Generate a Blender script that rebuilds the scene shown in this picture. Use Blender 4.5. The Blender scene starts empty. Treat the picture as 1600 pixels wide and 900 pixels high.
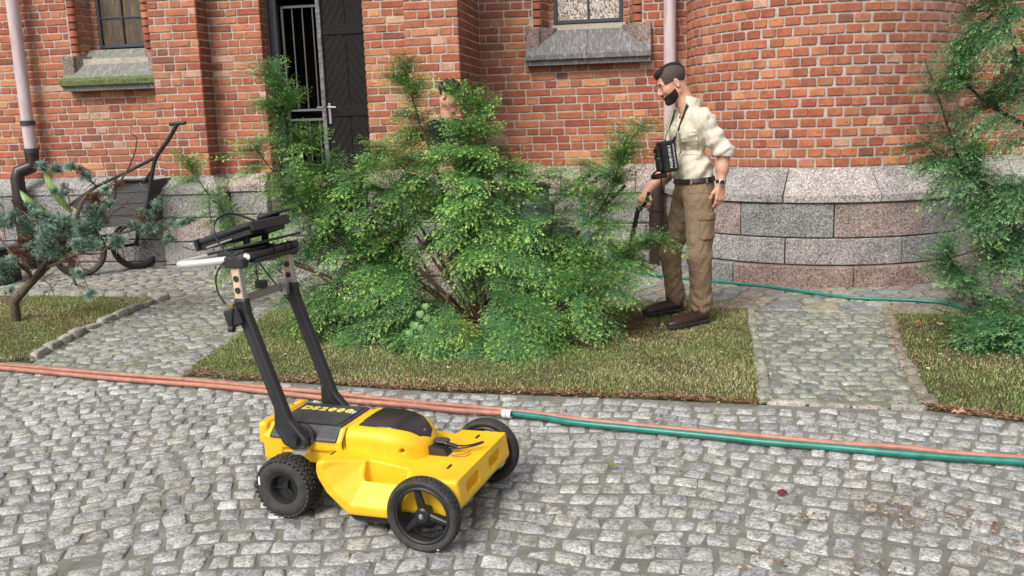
import bpy, math, random
import numpy as np
from mathutils import Matrix, Vector
random.seed(7); rng = np.random.default_rng(11)
SC = bpy.context.scene; COL = SC.collection
R_ = math.radians

# ------------------------------------------------------------------ camera
FOC, CX, CY, EYE = 1414.0, 800.0, 450.0, 1.45          # focal length and centre of the 1600 px wide photograph
def _n(v): v = np.array(v, float); return v / np.linalg.norm(v)
_Y = _n([220, -273, FOC]); _D = np.array([245, 7520, FOC], float); _D = _n(_D) ; _D = _n(_D - _D.dot(_Y) * _Y)
_Z = -_D; _X = np.cross(_Y, _Z)
RC = np.stack([_X, _Y, _Z], 1); ORG = np.array([0, 0, EYE])
def ray(x, y): return RC.T @ _n([x - CX, y - CY, FOC])
def gp(x, y, z=0.0): d = ray(x, y); return ORG + (z - EYE) / d[2] * d       # point at height z
def wp(x, y, Y): d = ray(x, y); return ORG + Y / d[1] * d                    # point at depth Y
cam = bpy.data.cameras.new('camera'); camo = bpy.data.objects.new('camera', cam); COL.objects.link(camo)
cam.sensor_width = 36; cam.lens = 36 * FOC / 1600; cam.clip_end = 500; cam.clip_start = .05
camo.matrix_world = Matrix([[RC[0][0], -RC[1][0], -RC[2][0], 0], [RC[0][1], -RC[1][1], -RC[2][1], 0], [RC[0][2], -RC[1][2], -RC[2][2], EYE], [0, 0, 0, 1]])
SC.camera = camo

# ------------------------------------------------------------------ light
SUN_EL, SUN_AZ = 47, 205      # azimuth clockwise from +Y: behind the camera, a little to the left
w = bpy.data.worlds.new('World'); SC.world = w; w.use_nodes = True
nt = w.node_tree; bg = nt.nodes['Background']; sk = nt.nodes.new('ShaderNodeTexSky'); sk.sky_type = 'NISHITA'; sk.sun_disc = False
sk.sun_elevation = R_(SUN_EL); sk.sun_rotation = R_(SUN_AZ); sk.dust_density = 4; sk.air_density = 1.2; sk.ozone_density = 1
hs = nt.nodes.new('ShaderNodeHueSaturation'); hs.inputs['Saturation'].default_value = .35
nt.links.new(sk.outputs[0], hs.inputs['Color']); nt.links.new(hs.outputs[0], bg.inputs[0]); bg.inputs[1].default_value = .138
sun = bpy.data.lights.new('sun', 'SUN'); sun.energy = 2.0; sun.angle = R_(24); sun.color = (1, .95, .88)
suno = bpy.data.objects.new('sun', sun); COL.objects.link(suno)
sd = Vector((math.sin(R_(SUN_AZ)) * math.cos(R_(SUN_EL)), math.cos(R_(SUN_AZ)) * math.cos(R_(SUN_EL)), math.sin(R_(SUN_EL))))
suno.rotation_euler = sd.to_track_quat('Z', 'Y').to_euler()
SC.view_settings.view_transform = 'Standard'; SC.view_settings.look = 'None'; SC.view_settings.exposure = 0.40; SC.view_settings.gamma = 1

# ------------------------------------------------------------------ materials
def mat(name, base, rough=.8, metal=0, spec=.5):
    m = bpy.data.materials.new(name); m.use_nodes = True; b = m.node_tree.nodes['Principled BSDF']
    b.inputs['Base Color'].default_value = (*base, 1); b.inputs['Roughness'].default_value = rough
    b.inputs['Metallic'].default_value = metal; b.inputs['Specular IOR Level'].default_value = spec
    m.diffuse_color = (*base, 1); return m
class NT:
    def __init__(s, m): s.m = m; s.t = m.node_tree; s.b = s.t.nodes['Principled BSDF']; s.p = None
    def n(s, ty, **kw):
        o = s.t.nodes.new(ty)
        for k, v in kw.items():
            if k.startswith('i_'): o.inputs[k[2:].replace('_', ' ')].default_value = v
            else: setattr(o, k, v)
        return o
    def l(s, a, b): s.t.links.new(a, b)
    def pos(s, sc=(1, 1, 1)):
        if s.p is None: s.p = s.n('ShaderNodeNewGeometry').outputs['Position']
        if sc == (1, 1, 1): return s.p
        mp = s.n('ShaderNodeMapping'); mp.inputs['Scale'].default_value = sc; s.l(s.p, mp.inputs[0]); return mp.outputs[0]
    def noise(s, scale, detail=4, rough=.6, v=None, dist=0):
        o = s.n('ShaderNodeTexNoise'); o.inputs['Scale'].default_value = scale; o.inputs['Detail'].default_value = detail
        o.inputs['Roughness'].default_value = rough; o.inputs['Distortion'].default_value = dist; s.l(v or s.pos(), o.inputs['Vector']); return o.outputs['Fac']
    def vor(s, scale, out='Color', v=None):
        o = s.n('ShaderNodeTexVoronoi'); o.inputs['Scale'].default_value = scale; s.l(v or s.pos(), o.inputs['Vector']); return o.outputs[out]
    def ramp(s, f, stops):
        o = s.n('ShaderNodeValToRGB'); s.l(f, o.inputs[0]); e = o.color_ramp.elements
        while len(e) < len(stops): e.new(.5)
        for i, (p, c) in enumerate(stops): e[i].position = p; e[i].color = (*c, 1) if len(c) == 3 else c
        return o.outputs[0]
    def mr(s, f, a, b, c=0., d=1.):
        o = s.n('ShaderNodeMapRange'); s.l(f, o.inputs[0])
        for i, v in enumerate((a, b, c, d)): o.inputs[i + 1].default_value = v
        return o.outputs[0]
    def mix(s, f, a, b, mode='MIX'):
        o = s.n('ShaderNodeMix', data_type='RGBA', blend_type=mode)
        for k, x in ((0, f), (6, a), (7, b)):
            if hasattr(x, 'links'): s.l(x, o.inputs[k])
            elif isinstance(x, (int, float)): o.inputs[k].default_value = x if k == 0 else (x, x, x, 1)
            else: o.inputs[k].default_value = (*x, 1)
        return o.outputs[2]
    def math(s, op, a, b=None):
        o = s.n('ShaderNodeMath', operation=op)
        for k, x in ((0, a), (1, b)):
            if x is None: continue
            if hasattr(x, 'links'): s.l(x, o.inputs[k])
            else: o.inputs[k].default_value = x
        return o.outputs[0]
    def col(s, c): s.l(c, s.b.inputs['Base Color'])
    def bump(s, h, strength=.5, dist=.01):
        o = s.n('ShaderNodeBump'); o.inputs['Strength'].default_value = strength; o.inputs['Distance'].default_value = dist
        s.l(h, o.inputs['Height']); s.l(o.outputs[0], s.b.inputs['Normal'])
    def tint(s):       # colour of the single piece: object colour (pieces that are objects) plus attribute (joined pieces)
        a = s.n('ShaderNodeAttribute', attribute_name='Tint'); o = s.n('ShaderNodeObjectInfo')
        return s.mix(1.0, a.outputs['Color'], o.outputs['Color'], 'ADD')

def m_brick():
    m = mat('brick_clay', (.4, .12, .06), .88, spec=.25); t = NT(m); c = t.tint()
    big = t.noise(9, 5, .65); fine = t.noise(110, 4, .7); mid = t.noise(38, 4, .6, dist=.6)
    c = t.mix(1, c, t.ramp(big, [(.3, (.70, .70, .72)), (.7, (1.18, 1.2, 1.2))]), 'MULTIPLY')
    grime = t.noise(.9, 5, .65, v=t.pos((1, 1, .55))); c = t.mix(t.mr(grime, .5, .72, 0, .5), c, (.20, .12, .095)); c = t.mix(t.mr(grime, .47, .3, 0, .35), c, (.50, .27, .18))
    c = t.mix(t.mr(mid, .58, .75, 0, .55), c, (.50, .30, .20))
    c = t.mix(t.mr(mid, .42, .27, 0, .7), c, (.10, .04, .03))
    c = t.mix(t.mr(fine, .6, .8, 0, .5), c, (.62, .40, .28))
    c = t.mix(t.mr(fine, .4, .25, 0, .8), c, (.07, .035, .03))
    t.col(c); t.bump(t.math('ADD', t.math('MULTIPLY', mid, .7), t.math('MULTIPLY', fine, .5)), .9, .006); return m
def m_mortar():
    m = mat('lime_mortar', (.4, .36, .31), .95, spec=.2); t = NT(m)
    c = t.ramp(t.noise(14, 5, .7), [(.3, (.27, .23, .19)), (.5, (.43, .38, .33)), (.75, (.56, .52, .47))])
    c = t.mix(t.mr(t.noise(130, 3, .7), .45, .3, 0, .6), c, (.16, .13, .11)); t.col(c)
    t.bump(t.noise(90, 4, .7), .8, .006); return m
def m_granite():
    m = mat('granite', (.4, .38, .37), .8, spec=.35); t = NT(m); c = t.tint()
    s1 = t.vor(120); s2 = t.noise(62, 5, .85); big = t.noise(5, 4, .6)
    g = t.mix(.6, t.ramp(s1, [(.15, (.10, .095, .09)), (.4, (.70, .68, .66)), (.62, (1.3, 1.27, 1.25)), (.9, (2.1, 2.05, 2.0))]), t.ramp(s2, [(.40, (.10, .10, .10)), (.5, (.95, .95, .95)), (.60, (1.9, 1.9, 1.9))]))
    c = t.mix(1, c, g, 'MULTIPLY')
    c = t.mix(1, c, t.ramp(big, [(.3, (.75, .74, .73)), (.7, (1.2, 1.2, 1.2))]), 'MULTIPLY')
    c = t.mix(t.mr(t.noise(11, 5, .7), .60, .74, 0, .5), c, (.10, .08, .06)); t.col(c)
    t.bump(t.math('ADD', t.math('MULTIPLY', t.noise(45, 4, .75), .8), t.math('MULTIPLY', s2, .6)), 1.0, .022); return m
def m_sett(name, moss=.2):
    m = mat(name, (.3, .3, .29), .82, spec=.35); t = NT(m); c = t.tint()
    s = t.noise(95, 4, .8); s3 = t.noise(42, 5, .75); big = t.noise(1.6, 4, .6)
    c = t.mix(1, c, t.ramp(s, [(.36, (.42, .42, .43)), (.48, (.92, .92, .92)), (.62, (1.42, 1.42, 1.40))]), 'MULTIPLY')
    c = t.mix(1, c, t.ramp(t.noise(15, 5, .8), [(.36, (.52, .52, .50)), (.5, (1.0, 1.0, 1.0)), (.64, (1.28, 1.28, 1.28))]), 'MULTIPLY')
    c = t.mix(t.mr(s3, .44, .32, 0, .75), c, (.09, .085, .075))
    c = t.mix(t.mr(s3, .60, .76, 0, .5), c, (.62, .61, .58))
    c = t.mix(t.mr(t.noise(2.1, 5, .75), .62 - moss, .85 - moss, 0, .55), c, (.17, .19, .10))
    t.col(c); t.bump(t.math('ADD', s3, t.math('MULTIPLY', s, .5)), .9, .008); return m
def m_dirt(name, stops, bs=.9):
    m = mat(name, (.15, .13, .11), .95, spec=.2); t = NT(m)
    c = t.ramp(t.noise(7, 6, .75), stops); c = t.mix(t.mr(t.noise(190, 4, .8), .42, .3, 0, .7), c, (.03, .027, .02))
    c = t.mix(t.mr(t.noise(240, 3, .8), .62, .74, 0, .6), c, (.40, .37, .32)); t.col(c)
    t.bump(t.noise(120, 5, .8), bs, .01); return m
M = {}
M['brick'] = m_brick(); M['mortar'] = m_mortar(); M['granite'] = m_granite()
M['cobble'] = m_sett('cobble_granite', .02); M['sett'] = m_sett('mossy_sett_stone', .12)
M['joint'] = m_dirt('joint_grit', [(.3, (.15, .145, .12)), (.5, (.24, .23, .20)), (.7, (.32, .31, .28))])
M['joint_moss'] = m_dirt('mossy_joint', [(.3, (.14, .145, .095)), (.5, (.22, .22, .16)), (.7, (.29, .285, .22))])
M['soil'] = m_dirt('lawn_soil', [(.3, (.045, .035, .02)), (.5, (.09, .08, .035)), (.7, (.13, .12, .05))])

# ------------------------------------------------------------------ mesh helpers
WM = {}
def wmx(o): return WM.get(o.name, Matrix.Identity(4)) if o is not None else Matrix.Identity(4)
def link(o, parent, mx=None):
    COL.objects.link(o)
    if mx is not None: o.matrix_basis = mx
    WM[o.name] = mx if mx is not None else Matrix.Identity(4)
    if parent is not None:
        o.parent = parent; o.matrix_parent_inverse = wmx(parent).inverted()
    return o
def mk_mesh(name, V, F, m=None, smooth=False, attr=None, mi=None):
    V = np.asarray(V, np.float32).reshape(-1, 3); me = bpy.data.meshes.new(name)
    if isinstance(F, np.ndarray):
        k = F.shape[1]; nf = len(F); li = F.ravel().astype(np.int32); ls = np.arange(nf, dtype=np.int32) * k
    else:
        nf = len(F); ln = np.array([len(f) for f in F], np.int32); li = np.fromiter((i for f in F for i in f), np.int32); ls = np.concatenate([[0], np.cumsum(ln)[:-1]]).astype(np.int32)
    me.vertices.add(len(V)); me.vertices.foreach_set('co', V.ravel()); me.loops.add(len(li)); me.loops.foreach_set('vertex_index', li)
    me.polygons.add(nf); me.polygons.foreach_set('loop_start', ls)
    me.polygons.foreach_set('use_smooth', np.full(nf, bool(smooth)))
    for x in (m if isinstance(m, (list, tuple)) else [m]):
        if x: me.materials.append(x)
    if mi is not None: me.polygons.foreach_set('material_index', np.asarray(mi, np.int32))
    me.update(calc_edges=True); me.validate(clean_customdata=False)
    if attr is not None:
        a = me.attributes.new('Tint', 'FLOAT_COLOR', 'POINT'); c = np.ones((len(V), 4), np.float32); c[:, :3] = attr; a.data.foreach_set('color', c.ravel())
    return me
def mk(name, V, F, m=None, parent=None, smooth=False, attr=None, mx=None, kind=None, mi=None):
    o = bpy.data.objects.new(name, mk_mesh(name, V, F, m, smooth, attr, mi)); o.color = (0, 0, 0, 1)
    if kind: o['kind'] = kind
    return link(o, parent, mx)
def empty(name, loc=(0, 0, 0), rz=0.0, parent=None):
    o = bpy.data.objects.new(name, None); o.empty_display_size = .1
    return link(o, parent, Matrix.Translation(loc) @ Matrix.Rotation(rz, 4, 'Z'))
def tag(o, label, cat, group=None):
    o['label'] = label; o['category'] = cat
    if group: o['group'] = group
    return o
class MB:
    def __init__(s): s.V = []; s.F = []; s.n = 0
    def add(s, V, F):
        V = np.asarray(V, float).reshape(-1, 3); s.V.append(V); s.F += [tuple(int(i) + s.n for i in f) for f in F]; s.n += len(V); return s
    def box(s, a, b, rot=None, c=None, bev=0.0):
        a = np.minimum(a, b) if False else np.array(a, float); b = np.array(b, float); lo = np.minimum(a, b); hi = np.maximum(a, b)
        e = bev
        if e <= 0:
            V = [[(lo, hi)[i][0], (lo, hi)[j][1], (lo, hi)[k][2]] for i in (0, 1) for j in (0, 1) for k in (0, 1)]
            F = [(0, 1, 3, 2), (4, 6, 7, 5), (0, 4, 5, 1), (2, 3, 7, 6), (0, 2, 6, 4), (1, 5, 7, 3)]
        else:
            V = []; F = []; ctr = (lo + hi) / 2; h = (hi - lo) / 2; e = min(e, h.min() * .9); idx = {}
            for sx in (-1, 1):
                for sy in (-1, 1):
                    for sz in (-1, 1):
                        for ax in range(3):
                            q = np.array([sx, sy, sz]) * (h - e); q[ax] = (sx, sy, sz)[ax] * h[ax]; idx[(sx, sy, sz, ax)] = len(V); V.append(ctr + q)
            for ax in range(3):
                o1, o2 = (ax + 1) % 3, (ax + 2) % 3
                for sg in (-1, 1):
                    r = []
                    for (p, q) in ((-1, -1), (1, -1), (1, 1), (-1, 1)):
                        k = [0, 0, 0]; k[ax] = sg; k[o1] = p; k[o2] = q; r.append(idx[(*k, ax)])
                    F.append(tuple(r if sg > 0 else r[::-1]))
                for p in (-1, 1):
                    for q in (-1, 1):
                        k0 = [0, 0, 0]; k0[ax] = -1; k0[o1] = p; k0[o2] = q; k1 = list(k0); k1[ax] = 1
                        F.append((idx[(*k0, o1)], idx[(*k1, o1)], idx[(*k1, o2)], idx[(*k0, o2)]) if p * q > 0 else (idx[(*k0, o2)], idx[(*k1, o2)], idx[(*k1, o1)], idx[(*k0, o1)]))
            for sx in (-1, 1):
                for sy in (-1, 1):
                    for sz in (-1, 1):
                        t = [idx[(sx, sy, sz, 0)], idx[(sx, sy, sz, 1)], idx[(sx, sy, sz, 2)]]; F.append(tuple(t if sx * sy * sz > 0 else t[::-1]))
        V = np.array(V, float)
        if rot is not None: c = np.array(c if c is not None else (lo + hi) / 2); V = (V - c) @ np.array(rot).T + c
        return s.add(V, F)
    def tube(s, P, r, n=8, cap=True):
        P = np.array(P, float); m = len(P); r = np.full(m, r) if np.isscalar(r) else np.array(r, float)
        T = np.gradient(P, axis=0); T /= np.linalg.norm(T, axis=1)[:, None] + 1e-12
        up = np.array([0, 0, 1.]) if abs(T[0][2]) < .9 else np.array([1., 0, 0]); u = np.cross(T[0], up); u /= np.linalg.norm(u); V = []
        for i in range(m):
            u = u - u.dot(T[i]) * T[i]; u /= np.linalg.norm(u) + 1e-12; v = np.cross(T[i], u)
            for k in range(n): a = 2 * math.pi * k / n; V.append(P[i] + r[i] * (math.cos(a) * u + math.sin(a) * v))
        F = [(i * n + k, i * n + (k + 1) % n, (i + 1) * n + (k + 1) % n, (i + 1) * n + k) for i in range(m - 1) for k in range(n)]
        if cap: F += [tuple(range(n))[::-1], tuple((m - 1) * n + k for k in range(n))]
        return s.add(V, F)
    def lathe(s, prof, c, axis, n=24, closed=False):      # prof: (along axis, radius)
        axis = _n(axis); a = np.array([0, 0, 1.]) if abs(axis[2]) < .9 else np.array([1., 0, 0]); u = _n(np.cross(axis, a)); v = np.cross(axis, u); V = []
        for (h, r) in prof:
            for k in range(n): t = 2 * math.pi * k / n; V.append(np.array(c) + axis * h + r * (math.cos(t) * u + math.sin(t) * v))
        m = len(prof); F = [(i % m * n + k, i % m * n + (k + 1) % n, (i + 1) % m * n + (k + 1) % n, (i + 1) % m * n + k) for i in range(m if closed else m - 1) for k in range(n)]
        return s.add(V, F)
    def prism(s, poly, a, b, ax=1):                        # polygon in the other two axes, from a to b along ax
        n = len(poly); V = []
        for h in (a, b):
            for p in poly:
                q = list(p); q.insert(ax, h); V.append(q)
        F = [tuple(range(n)), tuple(range(n, 2 * n))[::-1]] + [(i, n + i, n + (i + 1) % n, (i + 1) % n) for i in range(n)]
        return s.add(V, F)
    def make(s, name, m, parent=None, smooth=False, mx=None, kind=None):
        o = mk(name, np.concatenate(s.V), s.F, m, parent, smooth, None, mx, kind)
        import bmesh
        bm = bmesh.new(); bm.from_mesh(o.data); bmesh.ops.recalc_face_normals(bm, faces=bm.faces); bm.to_mesh(o.data); bm.free()
        if smooth:
            o.data.set_sharp_from_angle(angle=R_(38)) if hasattr(o.data, 'set_sharp_from_angle') else None
        return o
def rotm(ax, deg): return np.array(Matrix.Rotation(R_(deg), 3, ax))
def inpoly(P, poly):
    x, y = P[:, 0], P[:, 1]; c = np.zeros(len(P), bool); n = len(poly)
    for i in range(n):
        x1, y1 = poly[i]; x2, y2 = poly[(i + 1) % n]
        c ^= ((y1 > y) != (y2 > y)) & (x < (x2 - x1) * (y - y1) / (y2 - y1 + 1e-12) + x1)
    return c
# ------------------------------------------------------------------ bricks and blocks
BR = [(.45, .152, .076), (.41, .126, .064), (.36, .106, .058), (.43, .160, .084), (.32, .094, .055), (.48, .19, .10), (.39, .122, .066)]
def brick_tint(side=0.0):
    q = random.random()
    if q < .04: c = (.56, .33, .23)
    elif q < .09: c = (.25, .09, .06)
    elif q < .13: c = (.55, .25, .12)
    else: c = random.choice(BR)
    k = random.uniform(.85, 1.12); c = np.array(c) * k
    if side < 0: return tuple(c * (1 + side) + np.array((.10, .045, .032)) * -side)  # negative: missing sun and dark staining of side faces, mixed into the brick colour
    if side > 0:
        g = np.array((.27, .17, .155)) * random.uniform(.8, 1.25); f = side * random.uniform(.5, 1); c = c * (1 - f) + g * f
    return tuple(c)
def brick_shape(L, H, D=.035):
    e = random.uniform(.004, .009); o = []
    for sx, sz in ((-1, -1), (1, -1), (1, 1), (-1, 1)):
        c = random.uniform(.003, .012); x = sx * (L / 2 - random.uniform(0, .003)); z = sz * (H / 2 - random.uniform(0, .003))
        p, q = (x - sx * c, z), (x, z - sz * c)
        o += [q, p] if sx * sz > 0 else [p, q]
    o = np.array(o); V = [(x * (1 - 2 * e / L), random.uniform(0, .0025), z * (1 - 2 * e / H)) for x, z in o] + [(x, .006, z) for x, z in o] + [(x, D, z) for x, z in o]
    F = [tuple(range(8))] + [(i + r * 8, i + 8 + r * 8, (i + 1) % 8 + 8 + r * 8, (i + 1) % 8 + r * 8) for r in (0, 1) for i in range(8)]
    return np.array(V), F
BSETS = {}
def brick_set(L, H, nm='brick'):
    k = (round(L, 3), round(H, 3))
    if k not in BSETS:
        BSETS[k] = []
        for i in range(7):
            V, F = brick_shape(L, H); BSETS[k].append((V, F, mk_mesh('brick', V, F, M['brick'])))
    return BSETS[k]
def inframe(p, mrg=12):
    q = RC @ (np.array(p) - ORG); return q[2] > 0 and -mrg < CX + FOC * q[0] / q[2] < 1600 + mrg and -mrg < CY + FOC * q[1] / q[2] < 900 + mrg
class Wall:
    """collects bricks; the first 300 in view become objects, the rest one joined part"""
    def __init__(s, parent): s.parent = parent; s.items = []
    def put(s, c, ux, nrm, L, H, tint, cls): s.items.append((np.array(c, float), ux, nrm, L, H, tint, cls))
    def flush(s, name='brick', cap=300):
        vis = [it for it in s.items if inframe(it[0])]; vis.sort(key=lambda it: -it[3] * it[4] / (np.linalg.norm(it[0] - ORG) ** 2))
        own = set(id(it) for it in vis[:cap]); JV, JF, JC, n = [], [], [], 0
        for it in s.items:
            c, ux, nr, L, H, tint, (cl, ch) = it; V, F, me = random.choice(brick_set(cl, ch)); uz = np.cross(ux, -np.array(nr))
            mx = Matrix(((ux[0] * L / cl, -nr[0], 0, c[0]), (ux[1] * L / cl, -nr[1], 0, c[1]), (0, 0, 1, c[2]), (0, 0, 0, 1)))
            if id(it) in own:
                o = bpy.data.objects.new(name, me); o.color = (*tint, 1); link(o, s.parent, mx)
            else:
                A = np.array(mx); JV.append(V @ A[:3, :3].T + A[:3, 3]); JF += [tuple(i + n for i in f) for f in F]; JC.append(np.tile(tint, (len(V), 1))); n += len(V)
        if JV: mk('brick_courses', np.concatenate(JV), JF, M['brick'], s.parent, attr=np.concatenate(JC), kind='stuff')
def lay(wall, p0, ux, nrm, length, z0, z1, ch, holes=(), bond='english', off=0.0, ls=.238, lh=.116, j=.0092, side=None, worn=0):
    ux = np.array([ux[0], ux[1], 0.]); nrm = np.array([nrm[0], nrm[1], 0.]); p0 = np.array(p0, float); r = 0; z = z0
    while z + ch * .6 < z1:
        x = 0.0; k = 0
        head = (r % 2 == 0) if bond == 'english' else (bond == 'header')
        first = (lh * .5 if r % 4 == 0 else lh) if head else (ls if (r // 2) % 2 else ls * .78)
        if bond == 'header': first = lh * (.5 if r % 2 else 1)
        segs = []
        while x < length - .012:
            L = first if k == 0 else (lh if head else ls)
            if bond != 'header' and k > 0 and random.random() < .13: L = ls if head else lh
            if length - (x + L) < .035: L = length - x
            L = min(L, length - x); segs.append((x, x + L)); x += L + j; k += 1
        for (a, b) in segs:
            for (h0, h1, hz0, hz1) in holes:
                if z + ch * .5 > hz0 and z + ch * .5 < hz1:
                    if a < h0 < b: b = h0 - .003
                    elif a < h1 < b: a = h1 + .003
                    elif a >= h0 and b <= h1: a = b
            if b - a < .02: continue
            L = b - a; H = ch - j * random.uniform(.9, 1.1); cls = (ls, .064) if L > .17 else ((lh, .064) if L > .08 else (.055, .064))
            cls = (cls[0], round(ch - j, 3))
            c = p0 + ux * (a + b) / 2 + np.array([0, 0, z + ch / 2]) + nrm * random.uniform(-.003, .003)
            wall.put(c, ux, nrm, L, H, brick_tint(side((a + b) / 2) if callable(side) else (side or 0)), cls)
        z += ch; r += 1
MORT = .008
church = empty('brick_church', (-1.5, 9.0, 0))
tag(church, 'red brick church wall with granite plinth, black door and round stair turret', 'church')
ZT, ZB, ZHI = 3.35, .965, 9.0                       # top of laid bricks, foot of brickwork, top of the wall
CHW = .0755
def wallbody(name, boxes):
    mb = MB()
    for a, b in boxes: mb.box(a, b)
    return mb.make(name, M['mortar'], church)
GT = [(.34, .335, .335), (.37, .355, .345), (.40, .335, .31), (.32, .315, .315), (.38, .365, .355), (.37, .30, .28)]
def gran_block(parent, V8, tint=None, name='granite_block', bev=.008):
    """hexahedron from 8 corners (x0y0z0,x1y0z0,x1y0z1,x0y0z1 front then the same at the back) with rounded front edge"""
    V = np.array(V8, float); f = V[:4]; b = V[4:]; c = f.mean(0); n = np.cross(f[1] - f[0], f[3] - f[0]); n = n / np.linalg.norm(n); 
    back = (b.mean(0) - c); n = n if n.dot(back) < 0 else -n
    def inset(q, d):
        o = []
        for i in range(4):
            e1 = q[(i + 1) % 4] - q[i]; e2 = q[i - 1] - q[i]; o.append(q[i] + e1 / np.linalg.norm(e1) * d + e2 / np.linalg.norm(e2) * d)
        return np.array(o)
    r0 = inset(f, bev * 1.3) ; r1 = f - n * bev
    W = np.concatenate([r0, r1, b]); F = [(0, 1, 2, 3)] + [(i + 4 * r, i + 4 + 4 * r, (i + 1) % 4 + 4 + 4 * r, (i + 1) % 4 + 4 * r) for r in (0, 1) for i in range(4)] + [(11, 10, 9, 8)]
    o = mk(name, W, F, M['granite'], parent); o.color = (*(np.array(tint or random.choice(GT)) * random.uniform(.88, 1.12)), 1); return o
def plinth_run(x0, x1, Yw, parent, courses, prot=.12, splits=None, dirx=(1, 0), org=None):
    """granite plinth along x from x0 to x1, wall plane at Yw: courses of blocks, then a moulded bevel course"""
    for ci, (za, zb, typ) in enumerate(courses):
        x = x0; k = 0
        while x < x1 - .02:
            L = random.uniform(.42, .8) if typ != 'b' else random.uniform(.7, 1.0)
            if k == 0: L *= random.uniform(.5, 1)
            if x1 - (x + L) < .25: L = x1 - x
            a, b = x + .004, x + L - .004; y = Yw - prot + random.uniform(-.006, .006); yb = Yw + .1
            if typ == 'r': gran_block(parent, [(a, y, za + .005), (b, y, za + .005), (b, y, zb - .005), (a, y, zb - .005), (a, yb, za + .005), (b, yb, za + .005), (b, yb, zb - .005), (a, yb, zb - .005)])
            else:
                zl = za + .065; t = np.array(random.choice(GT[:3])) * 1.12
                W = [(a, y - .02, za + .003), (b, y - .02, za + .003), (b, y - .02, zl), (a, y - .02, zl), (a, Yw + .012, zb), (b, Yw + .012, zb), (a, Yw + .1, zb), (b, Yw + .1, zb), (a, Yw + .1, za + .003), (b, Yw + .1, za + .003)]
                o = mk('bevel_block', W, [(0, 1, 2, 3), (3, 2, 5, 4), (4, 5, 7, 6), (0, 8, 9, 1), (0, 3, 4, 6, 8), (1, 9, 7, 5, 2)], M['granite'], parent); o.color = (*t, 1)
            x += L; k += 1
PC = [(-.05, .06, 'r'), (.06, .30, 'r'), (.30, .55, 'r'), (.55, .79, 'r'), (.79, ZB, 'b')]
YW = 9.0
# left bay with window, pilaster, door bay
W1X0, W1X1, W1Z0 = -6.05, -5.13, 2.20
bodyL = wallbody('left_wall', [((-8.2, YW + MORT, 0), (W1X0 + .01, YW + .5, ZHI)), ((W1X0 + .01, YW + MORT, 0), (W1X1, YW + .5, W1Z0)), ((W1X1, YW + MORT, 0), (-4.99, YW + .5, ZHI)), ((W1X0 + .01, YW + .3, W1Z0), (W1X1, YW + .5, ZHI))])
WL = Wall(bodyL); lay(WL, (-8.1, YW, 0), (1, 0), (0, -1), 3.1, ZB, ZT, CHW, holes=[(W1X0 + 8.1, W1X1 + 8.1, W1Z0 - .24, 9)])
pil = wallbody('left_pilaster', [((-5.0 + MORT, 8.75 + MORT, 0), (-4.48 - MORT, YW + .3, ZHI))])
WP = Wall(pil); lay(WP, (-5.0, 8.75, 0), (1, 0), (0, -1), .52, ZB, ZT, CHW)
def mossy(x): return .35
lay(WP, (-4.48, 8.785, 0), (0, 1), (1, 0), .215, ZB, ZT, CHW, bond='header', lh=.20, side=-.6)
DX0, DX1, DY = -3.92, -2.85, 9.19
bodyD = wallbody('door_wall', [((-4.5, YW + MORT, 0), (DX0 - MORT, YW + .5, ZHI)), ((DX1 + MORT, YW + MORT, 0), (-2.1, YW + .5, ZHI)), ((DX0 - MORT, YW + MORT, 3.0), (DX1 + MORT, YW + .5, ZHI))])
WD = Wall(bodyD); lay(WD, (-4.48, YW, 0), (1, 0), (0, -1), .56, ZB, ZT, CHW)
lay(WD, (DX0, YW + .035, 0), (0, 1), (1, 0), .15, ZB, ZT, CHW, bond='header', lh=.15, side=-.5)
lay(WD, (DX1, YW, 0), (1, 0), (0, -1), .72, ZB, ZT, CHW)
BX0, BX1, BY = -2.16, -1.67, 8.0
but = wallbody('buttress', [((BX0 + MORT, BY + MORT, 0), (BX1 - MORT, YW + .3, ZHI))])
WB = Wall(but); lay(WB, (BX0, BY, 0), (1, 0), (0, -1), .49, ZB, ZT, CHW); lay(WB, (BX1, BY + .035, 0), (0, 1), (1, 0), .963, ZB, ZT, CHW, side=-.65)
W2X0, W2X1, W2Z0 = -1.15, -.09, 2.27
bodyR = wallbody('right_wall', [((-1.68, YW + MORT, 0), (W2X0 + .01, YW + .5, ZHI)), ((W2X0 + .01, YW + MORT, 0), (W2X1 - .01, YW + .5, W2Z0 - .2)), ((W2X1 - .01, YW + MORT, 0), (.6, YW + .5, ZHI)), ((W2X0 + .01, YW + .33, W2Z0 - .2), (W2X1 - .01, YW + .5, ZHI))])
WR = Wall(bodyR); lay(WR, (BX1, YW, 0), (1, 0), (0, -1), 2.2, ZB, ZT, CHW, holes=[(W2X0 - BX1, W2X1 - BX1, W2Z0 - .34, 9)])
bodyF = wallbody('far_right_wall', [((2.7, YW + MORT, 0), (6.5, YW + .5, ZHI))])
WF = Wall(bodyF); lay(WF, (2.7, YW, 0), (1, 0), (0, -1), 3.0, ZB, ZT, CHW)
for W_ in (WL, WP, WD, WB, WR, WF): W_.flush()
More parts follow.
